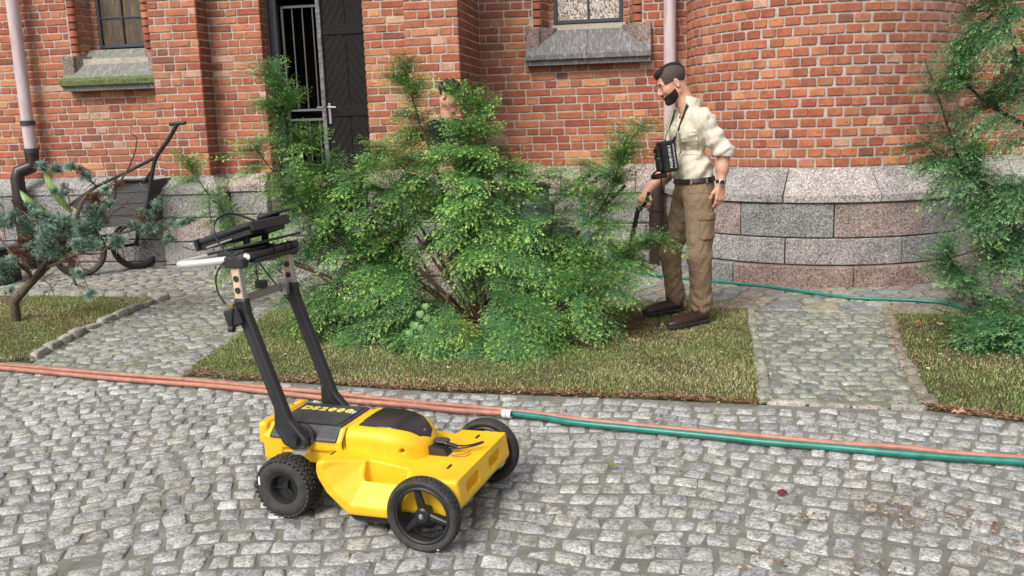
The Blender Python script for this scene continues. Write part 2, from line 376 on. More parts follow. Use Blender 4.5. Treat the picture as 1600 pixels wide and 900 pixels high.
# turret
TX, TY, TR = 1.523, 9.0, 1.205
mb = MB(); mb.lathe([(0, TR - MORT - .002), (ZHI, TR - MORT - .002)], (TX, TY, 0), (0, 0, 1), 96); tur = mb.make('stair_turret', M['mortar'], church, smooth=True)
WT = Wall(tur); CHT = .0815; z = ZB; r = 0; nb = 56
while z < ZT:
    ph = (r % 2) * .5
    for k in range(nb):
        a = 2 * math.pi * (k + ph + random.uniform(-.06, .06)) / nb; nx, ny = math.sin(a), -math.cos(a)
        if ny > .12: continue
        L = 2 * math.pi * TR / nb - .014; s = min(1, max(0, (nx + .02 * (r - 10) - .42) / .4))  # s: shade on the turret's right flank, painted as purplish darker bricks
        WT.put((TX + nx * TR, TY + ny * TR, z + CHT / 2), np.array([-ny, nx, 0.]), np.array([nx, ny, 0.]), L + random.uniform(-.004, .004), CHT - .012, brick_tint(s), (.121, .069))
    z += CHT; r += 1
WT.flush()
def ring_block(a0, a1, z0, z1, r0, r1, tint, name='granite_block', prof=None):
    """curved block of the turret plinth; prof: (radius, z) outline of the outer face"""
    n = max(2, int((a1 - a0) / .07)); prof = prof or [(r0 - .008, z0), (r0, z0 + .008), (r0, z1 - .008), (r0 - .008, z1)]; full = [(r1, z0)] + prof + [(r1, z1)]; V = []; m = len(full)
    for i in range(n + 1):
        a = a0 + (a1 - a0) * i / n; e = .006 if i in (0, n) else 0
        for (rr, zz) in full: V.append((TX + math.sin(a) * (rr - e), TY - math.cos(a) * (rr - e), zz))
    F = [(i * m + k, (i + 1) * m + k, (i + 1) * m + (k + 1) % m, i * m + (k + 1) % m) for i in range(n) for k in range(m)] + [tuple(range(m)), tuple(n * m + k for k in range(m))[::-1]]
    o = mk(name, V, F, M['granite'], tur); o.color = (*tint, 1); return o
def aX(px, y, rr):   # angle on the turret of a photograph column
    best = min(np.linspace(-1.5, 1.5, 601), key=lambda a: abs((lambda q: CX + FOC * q[0] / q[2] - px)(RC @ (np.array([TX + math.sin(a) * rr, TY - math.cos(a) * rr, y]) - ORG))))
    return best
pk, gy, dk, lt = (.39, .31, .285), (.31, .315, .315), (.29, .285, .29), (.40, .385, .38)
tc = [(.18, .405, TR + .2, [(-1.5, dk), (990, lt), (1226, (.43, .39, .37)), (1316 - 90, (.40, .38, .37)), (1409, gy), (1500, (.42, .37, .35))]),
      (.405, .69, TR + .2, [(-1.5, gy), (1000, pk), (1157, gy), (1304, pk), (1444, dk), (1508, (.42, .38, .36))]),
      (-.06, .18, TR + .28, [(-1.5, gy), (1145, (.36, .27, .24)), (1333, (.38, .28, .25)), (1490, (.38, .31, .285))])]
for (z0, z1, rr, L) in tc:
    ang = [-1.5 if c <= 0 else aX(c, (z0 + z1) / 2, rr) for c, _ in L] + [1.55]
    for i in range(len(L)):
        if ang[i + 1] - ang[i] > .03: ring_block(ang[i] + .004, ang[i + 1] - .004, z0 + .004, z1 - .004, rr, TR - .05, L[i][1])
L = [(-1.5, lt), (1000, lt), (1226, (.50, .46, .45)), (1372, (.46, .42, .42)), (1475, lt)]; ang = [-1.5 if c < 0 else aX(c, .8, TR + .15) for c, _ in L] + [1.55]
for i in range(len(L)): ring_block(ang[i] + .004, ang[i + 1] - .004, .69, ZB, 0, TR - .05, L[i][1], 'bevel_block', [(TR + .21, .693), (TR + .222, .70), (TR + .222, .755), (TR + .21, .765), (TR + .005, ZB - .002)])
# plinths
plinth_run(-8.1, -4.99, YW, bodyL, PC); plinth_run(-5.0, -4.46 + .0, 8.75, pil, PC, prot=.12)
for (za, zb, t) in PC:     # side return of the pilaster plinth
    if t == 'r': gran_block(pil, [(-4.458 + .0, 8.63, za + .005), (-4.372, 8.63, za + .005), (-4.372, 8.63, zb - .005), (-4.458, 8.63, zb - .005), (-4.458, 8.9, za + .005), (-4.372, 8.9, za + .005), (-4.372, 8.9, zb - .005), (-4.458, 8.9, zb - .005)], (.36, .35, .34))
    else:
        W = [(-4.457, 8.61, za), (-4.355, 8.61, za), (-4.355, 8.61, za + .065), (-4.457, 8.61, za + .065), (-4.457, 8.755, zb), (-4.475, 8.76, zb), (-4.475, 9.0, zb), (-4.355, 9.0, za + .065), (-4.355, 9.0, za), (-4.475, 9.0, za)]
        o = mk('bevel_block', W, [(0, 1, 2, 3), (3, 2, 4), (2, 7, 6, 5, 4), (1, 8, 7, 2), (0, 9, 8, 1), (0, 3, 4, 5, 6, 9)], M['granite'], pil); o.color = (.42, .40, .39, 1)
plinth_run(-4.355, -3.95, YW, bodyD, PC); plinth_run(-2.87, -2.28, YW, bodyD, PC); plinth_run(BX0 - .1, BX1 + .1, BY, but, PC, prot=.12)
plinth_run(-1.6, .62, YW, bodyR, [(-.05, .14, 'r'), (.14, .40, 'r'), (.40, .70, 'r'), (.70, ZB, 'b')], prot=.12)
plinth_run(2.75, 6.0, YW, bodyF, [(-.05, .18, 'r'), (.18, .44, 'r'), (.44, .70, 'r'), (.70, ZB, 'b')], prot=.2)
# side of the buttress plinth
for (za, zb, t) in PC: gran_block(but, [(BX1 + .1, 7.9, za + .005), (BX1 + .1, 8.9, za + .005), (BX1 + .1 - (0 if t == 'r' else .1), 8.9, zb - .005), (BX1 + .1 - (0 if t == 'r' else .1), 8.0, zb - .005), (BX1, 7.9, za + .005), (BX1, 8.9, za + .005), (BX1 - .05, 8.9, zb - .005), (BX1 - .05, 8.0, zb - .005)])

# ------------------------------------------------------------------ windows
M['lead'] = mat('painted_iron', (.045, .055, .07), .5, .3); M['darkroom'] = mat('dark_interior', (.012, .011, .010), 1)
def glass_mat(name, kind):
    m = mat(name, (.2, .1, .03), .12, spec=.8); t = NT(m)
    if kind == 'amber':
        c = t.ramp(t.noise(9, 4, .7, v=t.pos((6, 1, .7))), [(.35, (.018, .012, .006)), (.55, (.07, .04, .012)), (.72, (.20, .11, .03))]); t.col(c)
        t.bump(t.noise(60, 3, .6), .35, .01)
    else:
        d = t.noise(30, 2, .5, v=t.pos((1.6, 1, 1)), dist=1.2); c = t.ramp(d, [(.38, (.10, .085, .07)), (.5, (.45, .36, .27)), (.58, (.62, .60, .58)), (.72, (.60, .40, .26))]); t.col(c); t.bump(d, .8, .02)  # whitish reflections painted into the glass colour, among orange and dark patches
        t.b.inputs['Roughness'].default_value = .25
    return m
def window(parent, x0, x1, z0, ycut, gl, cols, rows_z, name='leaded_window'):
    """metal frame and panes between x0..x1, from z0 up"""
    fr = MB(); T = 3.3; w_ = .035
    for a, b in ((x0, x0 + w_), (x1 - w_, x1)): fr.box((a, ycut - .02, z0), (b, ycut + .02, T), bev=.004)
    fr.box((x0 + w_, ycut - .021, z0), (x1 - w_, ycut + .018, z0 + w_), bev=.004)
    f = fr.make(name, M['lead'], parent)
    n = cols; xs = np.linspace(x0 + w_, x1 - w_, n + 1); zs = [z0 + w_] + list(rows_z) + [T]
    for x in xs[1:-1]: MB().box((x - .009, ycut - .018, z0 + w_), (x + .009, ycut + .01, T), bev=.003).make('glazing_bar', M['lead'], f)
    for z in rows_z: MB().box((x0 + w_, ycut - .014, z - .008), (x1 - w_, ycut + .012, z + .008), bev=.003).make('glazing_bar', M['lead'], f)
    for i in range(n):
        for k in range(len(zs) - 1): MB().box((xs[i] + .002, ycut + .003, zs[k] + .002), (xs[i + 1] - .002, ycut + .007, zs[k + 1] - .002)).make('pane', gl, f)
gA, gB = glass_mat('amber_glass', 'amber'), glass_mat('hammered_glass', 'h')
window(bodyL, -5.86, -5.29, 2.32, 9.26, gA, 2, [2.63, 2.94]); window(bodyR, -.965, -.285, 2.345, 9.27, gB, 2, [2.72, 3.0])
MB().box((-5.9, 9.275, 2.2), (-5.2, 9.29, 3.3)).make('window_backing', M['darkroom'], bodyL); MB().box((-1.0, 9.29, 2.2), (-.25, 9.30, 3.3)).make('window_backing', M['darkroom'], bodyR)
def reveal(parent, xo, xi, yi, z0, sgn):
    """moulded jamb: brick roll, splayed brick face, small inner face"""
    W = Wall(parent); z = z0; k = 0
    xr = xo + sgn * .045; p0 = np.array([xr + sgn * .045, YW + .045, 0]); p1 = np.array([xi - sgn * .055, yi - .02, 0]); d = p1 - p0; Ld = np.linalg.norm(d); u = d / Ld; nr = np.array([u[1], -u[0], 0.]) * 1.0
    if nr[1] > 0: nr = -nr
    ux = u if sgn > 0 else -u; st = p0 if sgn > 0 else p1
    while z < ZT:
        segs = [(0, Ld * .62), (Ld * .62 + .01, Ld)] if k % 2 else [(0, Ld * .36), (Ld * .36 + .01, Ld)]
        for a, b in segs: W.put(st + ux * (a + b) / 2 + np.array([0, 0, z + CHW / 2]), ux, nr, b - a, CHW - .011, brick_tint(.15), (.114, .064))
        W.put(np.array([(p1[0] + xi) / 2, yi - .02, z + CHW / 2]), np.array([1., 0, 0]), np.array([0, -1., 0]), .052, CHW - .011, brick_tint(), (.055, .064))
        c = brick_tint(.1); mb = MB(); mb.lathe([(0, .03), (.003, .046), (CHW - .014, .046), (CHW - .011, .03)], (xr, YW + .035, z + .004), (0, 0, 1), 14); o = mb.make('roll_brick', M['brick'], parent, smooth=True); o.color = (*c, 1)
        z += CHW; k += 1
    W.flush()
    back = MB(); back.box((min(p0[0], p1[0]) - .0, YW + .06, z0), (max(p0[0], p1[0]), yi + .03, ZHI)) if False else None
    q = [(xo - sgn * .0, YW + .02), (xr, YW + .05), (p0[0] - sgn * .008, p0[1] + .008), (p1[0] - sgn * .008, p1[1] + .012), (xi, p1[1] + .012), (xi, yi + .05), (xo - sgn * .002, yi + .05)]
    MB().prism([(a, b) for a, b in q], z0, ZHI, 2).make('jamb_core', M['mortar'], parent)
reveal(bodyL, W1X0, -5.86, 9.26, 2.2, 1); reveal(bodyL, W1X1, -5.29, 9.26, 2.2, -1)
reveal(bodyR, W2X0, -.965, 9.27, 2.24, 1); reveal(bodyR, W2X1, -.285, 9.27, 2.24, -1)
M['sill'] = mat('weathered_sill', (.2, .2, .2), .85); t = NT(M['sill']); c = t.tint(); c = t.mix(1, c, t.ramp(t.noise(70, 5, .8), [(.35, (.5, .5, .5)), (.6, (1.3, 1.3, 1.3))]), 'MULTIPLY')
c = t.mix(t.mr(t.noise(18, 4, .7, v=t.pos((2.5, .6, .6))), .5, .66, 0, .6), c, (.42, .41, .39)); t.col(c); t.bump(t.noise(60, 4, .8), .8, .01)
def sill(parent, x0, x1, yf, z0, zl, zt, ytop, split, tint, mosst):
    """sloping stone sill with a moulded lip and upright cheek blocks"""
    s = empty('window_sill', ((x0 + x1) / 2, yf, z0), parent=parent); xs = [x0] + split + [x1]
    for a, b in zip(xs[:-1], xs[1:]):
        p = [(yf + .035, z0), (yf + .035, z0 + .04), (yf, z0 + .052), (yf, zl), (ytop, zt), (9.33, zt + .001), (9.33, z0)]
        o = MB().prism(p, a + .002, b - .002, 0).make('sill_stone', M['sill'], s); o.color = (*tint, 1)
    for a, b, g in ((x0 + .001, x0 + .13, 1), (x1 - .13, x1 - .001, -1)):
        z2 = zl + .265; V = [(a, yf + .07, zl + .03), (b, yf + .07, zl + .03), (b, yf + .07, z2), (a, yf + .07, z2), (a, 9.1, zl + .02), (b, 9.1, zl + .02), (b, 9.1, z2), (a, 9.1, z2)]
        cx = .15; V[1 if g > 0 else 0] = (V[1 if g > 0 else 0][0], yf + .07, zl + .03)
        o = gran_block(s, V, mosst, 'cheek_block'); 
        q = [(b if g > 0 else a, zl + .05), (b if g > 0 else a, z2 - .001), ((b + cx) if g > 0 else (a - cx), z2 - .001)]
        V2 = [(q[0][0], yf + .10, q[0][1]), (q[1][0], yf + .10, q[1][1]), (q[2][0], ytop - .015, q[2][1]), (q[0][0], 9.2, q[0][1]), (q[1][0], 9.2, q[1][1]), (q[2][0], 9.2, q[2][1])]
        o = mk('cheek_wedge', V2, [(0, 1, 2), (3, 5, 4), (0, 3, 4, 1), (1, 4, 5, 2), (0, 2, 5, 3)], M['granite'], s); o.color = (*(np.array(mosst) * .8), 1)
    return s
sill(bodyR, -1.205, -.012, 8.86, 1.935, 2.03, 2.27, 9.08, [-.62], (.15, .145, .15), (.32, .25, .23))
o = MB().prism([(9.085, 2.272), (9.29, 2.35), (9.29, 2.26)], -.99, -.26, 0).make('sub_sill', M['sill'], bodyR); o.color = (.36, .33, .27, 1)
s_ = sill(bodyL, -6.10, -5.004, 8.84, 1.87, 1.965, 2.30, 9.16, [], (.19, .20, .185), (.34, .28, .25))
for o in s_.children:
    if o.name.startswith('sill_stone'):
        o.color = (.17, .18, .15, 1)
mossm = mat('moss_film', (.13, .17, .05), .95); t = NT(mossm); t.col(t.ramp(t.noise(40, 5, .8), [(.35, (.05, .06, .03)), (.6, (.15, .2, .06)), (.8, (.2, .2, .12))])); t.bump(t.noise(90, 4, .8), .8, .01)
MB().prism([(8.836, 1.925), (8.836, 1.972), (8.865, 2.003), (8.8655, 1.9405)], -6.103, -5.001, 0).make('moss_strip', mossm, s_)

# ------------------------------------------------------------------ door
M['blackwood'] = mat('black_painted_wood', (.03, .026, .026), .6, spec=.25); t = NT(M['blackwood']); nn = t.noise(14, 6, .75, v=t.pos((7, 7, 1))); t.col(t.ramp(nn, [(.35, (.006, .005, .005)), (.6, (.014, .012, .012)), (.8, (.045, .042, .040))])); t.bump(nn, .9, .01)
M['greypaint'] = mat('worn_grey_metal', (.30, .30, .30), .5, .3); t = NT(M['greypaint']); t.col(t.ramp(t.noise(25, 5, .7), [(.35, (.06, .06, .06)), (.6, (.20, .20, .205))]))
M['gatesteel'] = mat('gate_steel', (.16, .16, .16), .45, .6)
M['steel'] = mat('brushed_steel', (.32, .32, .32), .4, .8)
door = empty('church_door', (-3.4, DY, .55), parent=church)
fr = MB(); fr.box((DX0 + .01, DY, .5), (DX0 + .095, DY + .07, 2.72), bev=.006); f_ = fr.make('frame_post', M['lead'], door)
MB().box((DX0 + .01, DY, 2.72), (DX1, DY + .07, 2.99), bev=.006).make('frame_head', M['lead'], door)
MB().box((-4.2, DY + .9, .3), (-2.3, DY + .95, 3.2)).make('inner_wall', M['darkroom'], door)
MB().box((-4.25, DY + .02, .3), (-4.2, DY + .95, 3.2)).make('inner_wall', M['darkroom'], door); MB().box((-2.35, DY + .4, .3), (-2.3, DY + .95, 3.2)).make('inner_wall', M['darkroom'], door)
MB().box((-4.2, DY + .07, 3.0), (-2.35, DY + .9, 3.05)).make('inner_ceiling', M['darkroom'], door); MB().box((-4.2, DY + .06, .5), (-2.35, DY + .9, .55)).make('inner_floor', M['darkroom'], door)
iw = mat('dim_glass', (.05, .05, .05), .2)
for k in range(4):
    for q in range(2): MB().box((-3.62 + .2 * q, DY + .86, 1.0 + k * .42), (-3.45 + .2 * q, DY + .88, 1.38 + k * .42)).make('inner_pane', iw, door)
gate = empty('security_gate', (-3.6, DY + .1, .55), parent=door)
GX0, GX1, gy_ = -3.80, -3.36, DY + .10
for x in (GX0, GX1): MB().box((x - .012, gy_ - .012, .56), (x + .012, gy_ + .012, 2.66)).make('gate_stile', M['gatesteel'], gate)
for z in (.58, 1.60, 1.50, 2.65): MB().box((GX0 + .013, gy_ - .011, z - .012), (GX1 - .013, gy_ + .011, z + .012)).make('gate_rail', M['gatesteel'], gate)
for x in np.linspace(GX0, GX1, 5)[1:-1]:
    MB().tube([(x, gy_, 1.613), (x, gy_, 2.637)], .008, 8).make('gate_bar', M['gatesteel'], gate); MB().tube([(x, gy_, .593), (x, gy_, 1.487)], .008, 8).make('gate_bar', M['gatesteel'], gate)
MB().box((GX0 + .02, gy_ + .02, .7), (GX1 - .01, gy_ + .03, .92)).make('kick_panel', mat('dark_red_panel', (.10, .008, .015), .5), gate)
LX0, LX1, LY, LZ0, LZ1 = -3.345, -2.842, DY - .03, .80, 3.3
leaf = MB().box((LX0, LY + .012, LZ0), (LX1, LY + .05, LZ1)).make('door_leaf', M['blackwood'], door); leaf['label'] = 'black door leaf of chevron boards'
st = MB().box((LX0 - .035, LY - .03, LZ0 - .02), (LX0 + .012, LY + .055, LZ1), bev=.006).make('edge_strip', M['greypaint'], leaf)
zr = [(LZ0, LZ0 + .09), (1.52, 1.62), (2.34, 2.44), (3.2, 3.3)]
for a, b in zr: MB().box((LX0 + .014, LY - .008, a), (LX1, LY + .012, b), bev=.004).make('door_rail', M['blackwood'], leaf)
def clip(poly, a, b, c):     # keep ax+bz<=c
    o = []
    for i in range(len(poly)):
        p, q = poly[i], poly[(i + 1) % len(poly)]; dp, dq = a * p[0] + b * p[1] - c, a * q[0] + b * q[1] - c
        if dp <= 0: o.append(p)
        if dp * dq < 0: s = dp / (dp - dq); o.append((p[0] + s * (q[0] - p[0]), p[1] + s * (q[1] - p[1])))
    return o
xm = (LX0 + LX1) / 2 + .01
for (za, zb) in ((LZ0 + .09, 1.52), (1.62, 2.34), (2.44, 3.2)):
    for sg, xa, xb in ((1, LX0 + .016, xm - .003), (-1, xm + .003, LX1)):
        sl = sg * 1.6 * (1 if za > 1.7 and za < 2.4 or False else -1); w_ = .125
        for k in range(-12, 30):
            c0 = za - 1.0 + k * w_; poly = [(xa, za), (xb, za), (xb, zb), (xa, zb)]; poly = clip(poly, -sl, -1, -(c0 + .004) - sl * xm); poly = clip(poly, sl, 1, c0 + w_ - .004 + sl * xm)
            if len(poly) >= 3 and (max(p[0] for p in poly) - min(p[0] for p in poly)) > .03:
                MB().prism([(p[0], p[1]) for p in poly], LY + random.uniform(0, .003), LY + .02, 1).make('door_board', M['blackwood'], leaf)
hd = MB(); hd.box((LX0 + .03, LY - .012, 1.45), (LX0 + .055, LY - .002, 1.66)); hd.tube([(LX0 + .042, LY - .01, 1.62), (LX0 + .042, LY - .06, 1.62), (LX0 + .13, LY - .065, 1.615)], .009, 8); hd.make('door_handle', M['steel'], leaf)
MB().tube([(LX0 - .04, LY - .0, 1.62), (LX0 - .09, LY - .02, 1.62)], .01, 8).make('door_handle', M['steel'], leaf)
steps = MB().box((-4.0, 8.55, .36), (-2.82, DY, .54), bev=.01).make('door_step', M['granite'], church); steps.color = (.36, .35, .34, 1)
o = MB().box((-3.9, 8.2, .17), (-2.9, 8.95, .355), bev=.01).make('door_step', M['granite'], church); o.color = (.40, .39, .37, 1)
o = MB().box((-3.85, 7.85, -.05), (-2.75, 8.6, .165), bev=.01).make('door_step', M['granite'], church); o.color = (.38, .37, .35, 1)

# ------------------------------------------------------------------ downpipes
M['pipe'] = mat('pale_pink_paint', (.52, .42, .43), .45); t = NT(M['pipe']); t.col(t.ramp(t.noise(6, 5, .7, v=t.pos((3, 3, .5))), [(.3, (.40, .32, .32)), (.6, (.56, .47, .49))])); t.bump(t.noise(90, 2), .1, .003)
M['iron'] = mat('brown_cast_iron', (.03, .016, .014), .4)
def downpipe(x, y, r, ztop, zj, off, clamps, label=None):
    p = empty('downpipe', (x, y, 0), parent=church)
    MB().tube([(x, y, zj), (x, y, ztop)], r, 24).make('upper_pipe', M['pipe'], p, smooth=True)
    for z in clamps: MB().lathe([(-.025, r + .001), (-.025, r + .012), (.025, r + .012), (.025, r + .001)], (x, y, z), (0, 0, 1), 24).make('pipe_clamp', M['lead'], p, smooth=True); 
    R2 = r * 1.12; dx, dy = off
    P = [(x, y, zj + .06), (x, y, zj - .03), (x + dx * .12, y + dy * .12, zj - .09), (x + dx * .88, y + dy * .88, zj - .14), (x + dx, y + dy, zj - .2), (x + dx, y + dy, zj - .5)]
    MB().tube(P, R2, 24).make('elbow', M['iron'], p, smooth=True); MB().tube([(x + dx, y + dy, zj - .45), (x + dx, y + dy, -.02)], R2 * 1.08, 24).make('lower_pipe', M['iron'], p, smooth=True)
    for z in (zj - .44,): MB().lathe([(-.02, R2), (-.02, R2 * 1.25), (.02, R2 * 1.25), (.02, R2)], (x + dx, y + dy, z), (0, 0, 1), 24).make('pipe_collar', M['iron'], p, smooth=True)
downpipe(-6.545, 8.86, .062, 6.5, 1.19, (-.13, -.1), [1.56, 1.27]); downpipe(.16, 8.88, .058, 6.5, .99, (-.13, -.08), [1.15])
# ------------------------------------------------------------------ ground
ground = mk('ground', [(-60, -40, -.012), (60, -40, -.012), (60, 60, -.012), (-60, 60, -.012)], [(0, 1, 2, 3)], M['soil'], kind='structure')
def sheet(name, poly, z, m, n=1):
    return mk(name, [(x, y, z) for x, y in poly], [tuple(range(len(poly)))], m, kind='structure')
G = lambda x, y: tuple(gp(x, y)[:2])
YE = [(-9, 5.75), (-4.23, 5.14), (-2.78, 4.84), (-1.1, 4.6), (-.07, 4.53), (.53, 4.47), (1.31, 4.42), (1.7, 4.27), (6, 3.6)]      # upper edge of the yard
yard_poly = [(-9, -3), (6, -3)] + YE[::-1]
midbed = [G(287, 588), G(330, 555), G(420, 490), (-2.75, 7.0), (-1.6, 7.12), (-.41, 7.06), G(1165, 472), G(1172, 510), G(1186, 560), G(1190, 628), G(1000, 619), G(700, 609), G(500, 600)]
leftbed = [(-9, 5.72), G(0, 568), G(50, 560), G(130, 520), G(200, 490), G(262, 466), G(150, 463), G(0, 463), (-9, 7.5)]
rightbed = [G(1385, 480), G(1400, 540), G(1425, 590), G(1452, 636), G(1600, 658), (6, 3.75), (6, 7.4), G(1600, 487)]
lpath = [G(50, 562), (-4.0, 5.14), G(287, 590), G(420, 490), (-2.75, 7.0), (-4.2, 7.26), G(262, 466), G(130, 520)]
rpath = [G(1190, 630), G(1186, 560), G(1170, 470), G(1385, 478), G(1400, 540), G(1425, 590), G(1450, 640)]
strip_l = [(-9, 7.5), G(0, 461), G(262, 464), (-2.75, 7.0), (-1.6, 7.12), (-1.6, 9.2), (-9, 9.2)]
strip_r = [(-1.6, 7.12), (-.41, 7.06), G(1165, 470), G(1385, 478), (2.12, 6.87), (6, 7.4), (6, 9.2), (-1.6, 9.2)]
yard = sheet('cobbled_yard', yard_poly, 0, M['joint']); path_l = sheet('left_path', lpath, .0, M['joint_moss']); path_r = sheet('right_path', rpath, .0, M['joint_moss'])
pav_l = sheet('wall_pavement_left', strip_l, .001, M['joint_moss']); pav_r = sheet('wall_pavement_right', strip_r, .002, M['joint_moss'])
def stone_mesh(Q, h, rs=.28, dome=.003):
    """Q: (n,4,2) corner arrays -> vertices (n,17,3), faces of one stone"""
    n = len(Q); out = np.zeros((n, 8, 2))
    for i in range(4):
        p, a, b = Q[:, i], Q[:, i - 1], Q[:, (i + 1) % 4]; r1 = rng.uniform(rs * .5, rs * 1.1, (n, 1)); r2 = rng.uniform(rs * .5, rs * 1.1, (n, 1))
        out[:, 2 * i] = p + (a - p) * r1 * .62; out[:, 2 * i + 1] = p + (b - p) * r2 * .62
    c = out.mean(1, keepdims=True); out = out + rng.normal(0, .0018, out.shape); tilt = rng.normal(0, .03, (n, 2)); hh = h + rng.normal(0, .0022, (n, 1))
    def lev(s, z): 
        p = c + (out - c) * s; zz = z + ((p - c) * tilt[:, None]).sum(2); return np.concatenate([p, zz[..., None]], 2)
    V = np.concatenate([lev(1.0, -.012 + 0 * hh), lev(.965, hh - .004), lev(.84, hh + rng.normal(0, .0006, (n, 8))), np.concatenate([c, hh[:, None] + dome], 2)], 1)
    F = [(i + 8 * r, (i + 1) % 8 + 8 * r, (i + 1) % 8 + 8 + 8 * r, i + 8 + 8 * r) for r in (0, 1) for i in range(8)] + [(16 + i, 16 + (i + 1) % 8, 24) for i in range(8)]
    return V, F
def lay_stones(parent, Q, z, name, joined, m, tints, h=.014, cap=300, **kw):
    V, F = stone_mesh(Q, h, **kw); V[:, :, 2] += z; n = len(Q); C = Q.mean(1); T = np.array(tints)[rng.integers(0, len(tints), n)] * rng.uniform(.82, 1.15, (n, 1))
    vis = np.array([inframe((x, y, z), 0) for x, y in C]); area = np.array([np.linalg.norm(np.cross(*(np.append(q[2] - q[0], 0), np.append(q[3] - q[1], 0)))) for q in Q]); d = np.linalg.norm(np.c_[C, np.full(n, z)] - ORG, axis=1)
    key = np.where(vis, area / d ** 3, 0); own = [i for i in np.argsort(-key)[:cap] if key[i] > 0]; rest = sorted(set(range(n)) - set(own)); Fa = np.array([f for f in F if len(f) == 4]); 
    for i in own:
        o = mk(name, V[i] - np.append(C[i], z), F, m, parent, smooth=True, mx=Matrix.Translation((*C[i], z))); o.color = (*T[i], 1)
    if rest:
        FF = []; 
        for k in range(len(rest)): FF += [tuple(j + 25 * k for j in f) for f in F]
        mk(joined, V[rest].reshape(-1, 3), FF, m, parent, smooth=True, attr=np.repeat(T[rest], 25, 0), kind='stuff')
ROW = [0]
def grid_quads(fn, nu, nv, ju=.14, jv=.12, gap=.10, offset=True):
    """quads of a jittered running-bond grid mapped through fn(u,v)->(x,y)"""
    out = []
    for j in range(nv[0], nv[1]):
        u = nu[0] + (random.random() if offset else 0) * .7
        while u < nu[1]:
            L = random.uniform(.8, 1.25); a, b = u + gap / 2, u + L - gap / 2; v0, v1 = j + gap / 2, j + 1 - gap / 2
            jt = lambda s: random.uniform(-s, s)
            ROW[0] = j + .5; out.append([fn(a + jt(ju) * .5, v0 + jt(jv) * .5), fn(b + jt(ju) * .5, v0 + jt(jv) * .5), fn(b + jt(ju) * .5, v1 + jt(jv) * .5), fn(a + jt(ju) * .5, v1 + jt(jv) * .5)]); u += L
    return np.array(out)
def rows_yard(u, v):       # rows are arcs round a centre in front of the wall
    r = 1.6 + v * .097; a = u * .092 / (1.6 + ROW[0] * .097) + .012 * math.sin(ROW[0] * .5)
    return (-.45 + r * math.sin(a), -.2 + r * math.cos(a) + .03 * math.sin(u * .6 + v * .2))
Q = grid_quads(rows_yard, (-96, 96), (8, 68), .24, .22, .13); C = Q.mean(1); Q = Q[inpoly(C, [(-7.5, .8), (5.2, .8)] + [(x, y - .05) for x, y in YE[::-1] if x > -9 and x < 6])]; C = Q.mean(1)
Q = Q[(C[:, 0] > -7.3) & (C[:, 0] < 4.9) & (C[:, 1] > 1.7)]
GC = [(.37, .372, .362), (.385, .387, .378), (.32, .32, .322), (.42, .42, .41), (.35, .345, .315)]
lay_stones(yard, Q, 0, 'cobblestone', 'cobblestones_beyond', M['cobble'], GC, h=.0050, rs=.17, dome=.001)
def rows_l(u, v):
    a = R_(38); x, y = u * .115, v * .085 + .015 * math.sin(u * .9); return (-4.2 + x * math.cos(a) - y * math.sin(a), 5.0 + x * math.sin(a) + y * math.cos(a))
Q = grid_quads(rows_l, (-25, 45), (-30, 45), .16, .15, .13); Q = Q[inpoly(Q.mean(1), lpath)]
GM = [(.30, .305, .29), (.335, .34, .325), (.27, .275, .26), (.365, .37, .36), (.29, .30, .25)]
lay_stones(path_l, Q, 0, 'sett', 'setts_beyond', M['sett'], GM, h=.0045, rs=.14, dome=.001)
def rows_r(u, v): return (.55 + u * .108 + .02 * math.sin(v * .4) , 4.3 + v * .088 + .012 * math.sin(u * 1.1))
Q = grid_quads(rows_r, (-2, 14), (0, 36), .14, .13, .13); C = Q.mean(1); Q = Q[inpoly(C, rpath) & (C[:, 1] > 4.52)]
lay_stones(path_r, Q, 0, 'sett', 'setts_beyond', M['sett'], [(.28, .29, .265), (.23, .245, .225), (.32, .325, .30), (.19, .205, .195), (.27, .29, .235)], h=.009, rs=.22)
def rows_s(u, v): a = R_(4); x, y = u * .15, v * .10; return (-7.5 + x, 6.9 + y + .02 * math.sin(u * .5))
Q = grid_quads(rows_s, (0, 42), (0, 24), .2, .2, .1); Q = Q[inpoly(Q.mean(1), [(x, y) for x, y in strip_l])]
lay_stones(pav_l, Q, .001, 'paving_stone', 'paving_stones_beyond', M['sett'], [(.27, .265, .245), (.32, .31, .29), (.24, .24, .22), (.30, .27, .23)], h=.008)
# crazy paving: cells of a scattered point set
def cells(poly, n, relax=1):
    P = np.array(poly); lo, hi = P.min(0), P.max(0); pts = []
    while len(pts) < n:
        q = np.array([random.uniform(lo[0], hi[0]), random.uniform(lo[1], hi[1])])
        if inpoly(q[None], poly)[0] and all((q[0] - p[0]) ** 2 + 1.9 * (q[1] - p[1]) ** 2 > .022 for p in pts[-400:]): pts.append(q)
        elif random.random() < .004: n -= 1
    pts = np.array(pts); out = []
    for i, p in enumerate(pts):
        c = [tuple(p + d) for d in ((-.3, -.3), (.3, -.3), (.3, .3), (-.3, .3))]; dd = ((pts - p) ** 2).sum(1)
        for k in np.argsort(dd)[1:14]:
            m_ = (pts[k] + p) / 2; d = pts[k] - p; c = clip(c, d[0], d[1], d.dot(m_) - .009 * np.linalg.norm(d))
            if not c: break
        if c and len(c) >= 3: out.append(np.array(c))
    return out
sp = [(-.9, 7.1), (-.41, 7.09)] + [G(1165, 471), G(1385, 480)] + [(2.12, 6.9), (3.6, 7.1), (4.2, 8.85), (3.25, 8.85)] + [(TX + math.sin(a) * (TR + .25), TY - math.cos(a) * (TR + .25)) for a in np.linspace(1.3, -1.35, 12)] + [(-.9, 8.85)]
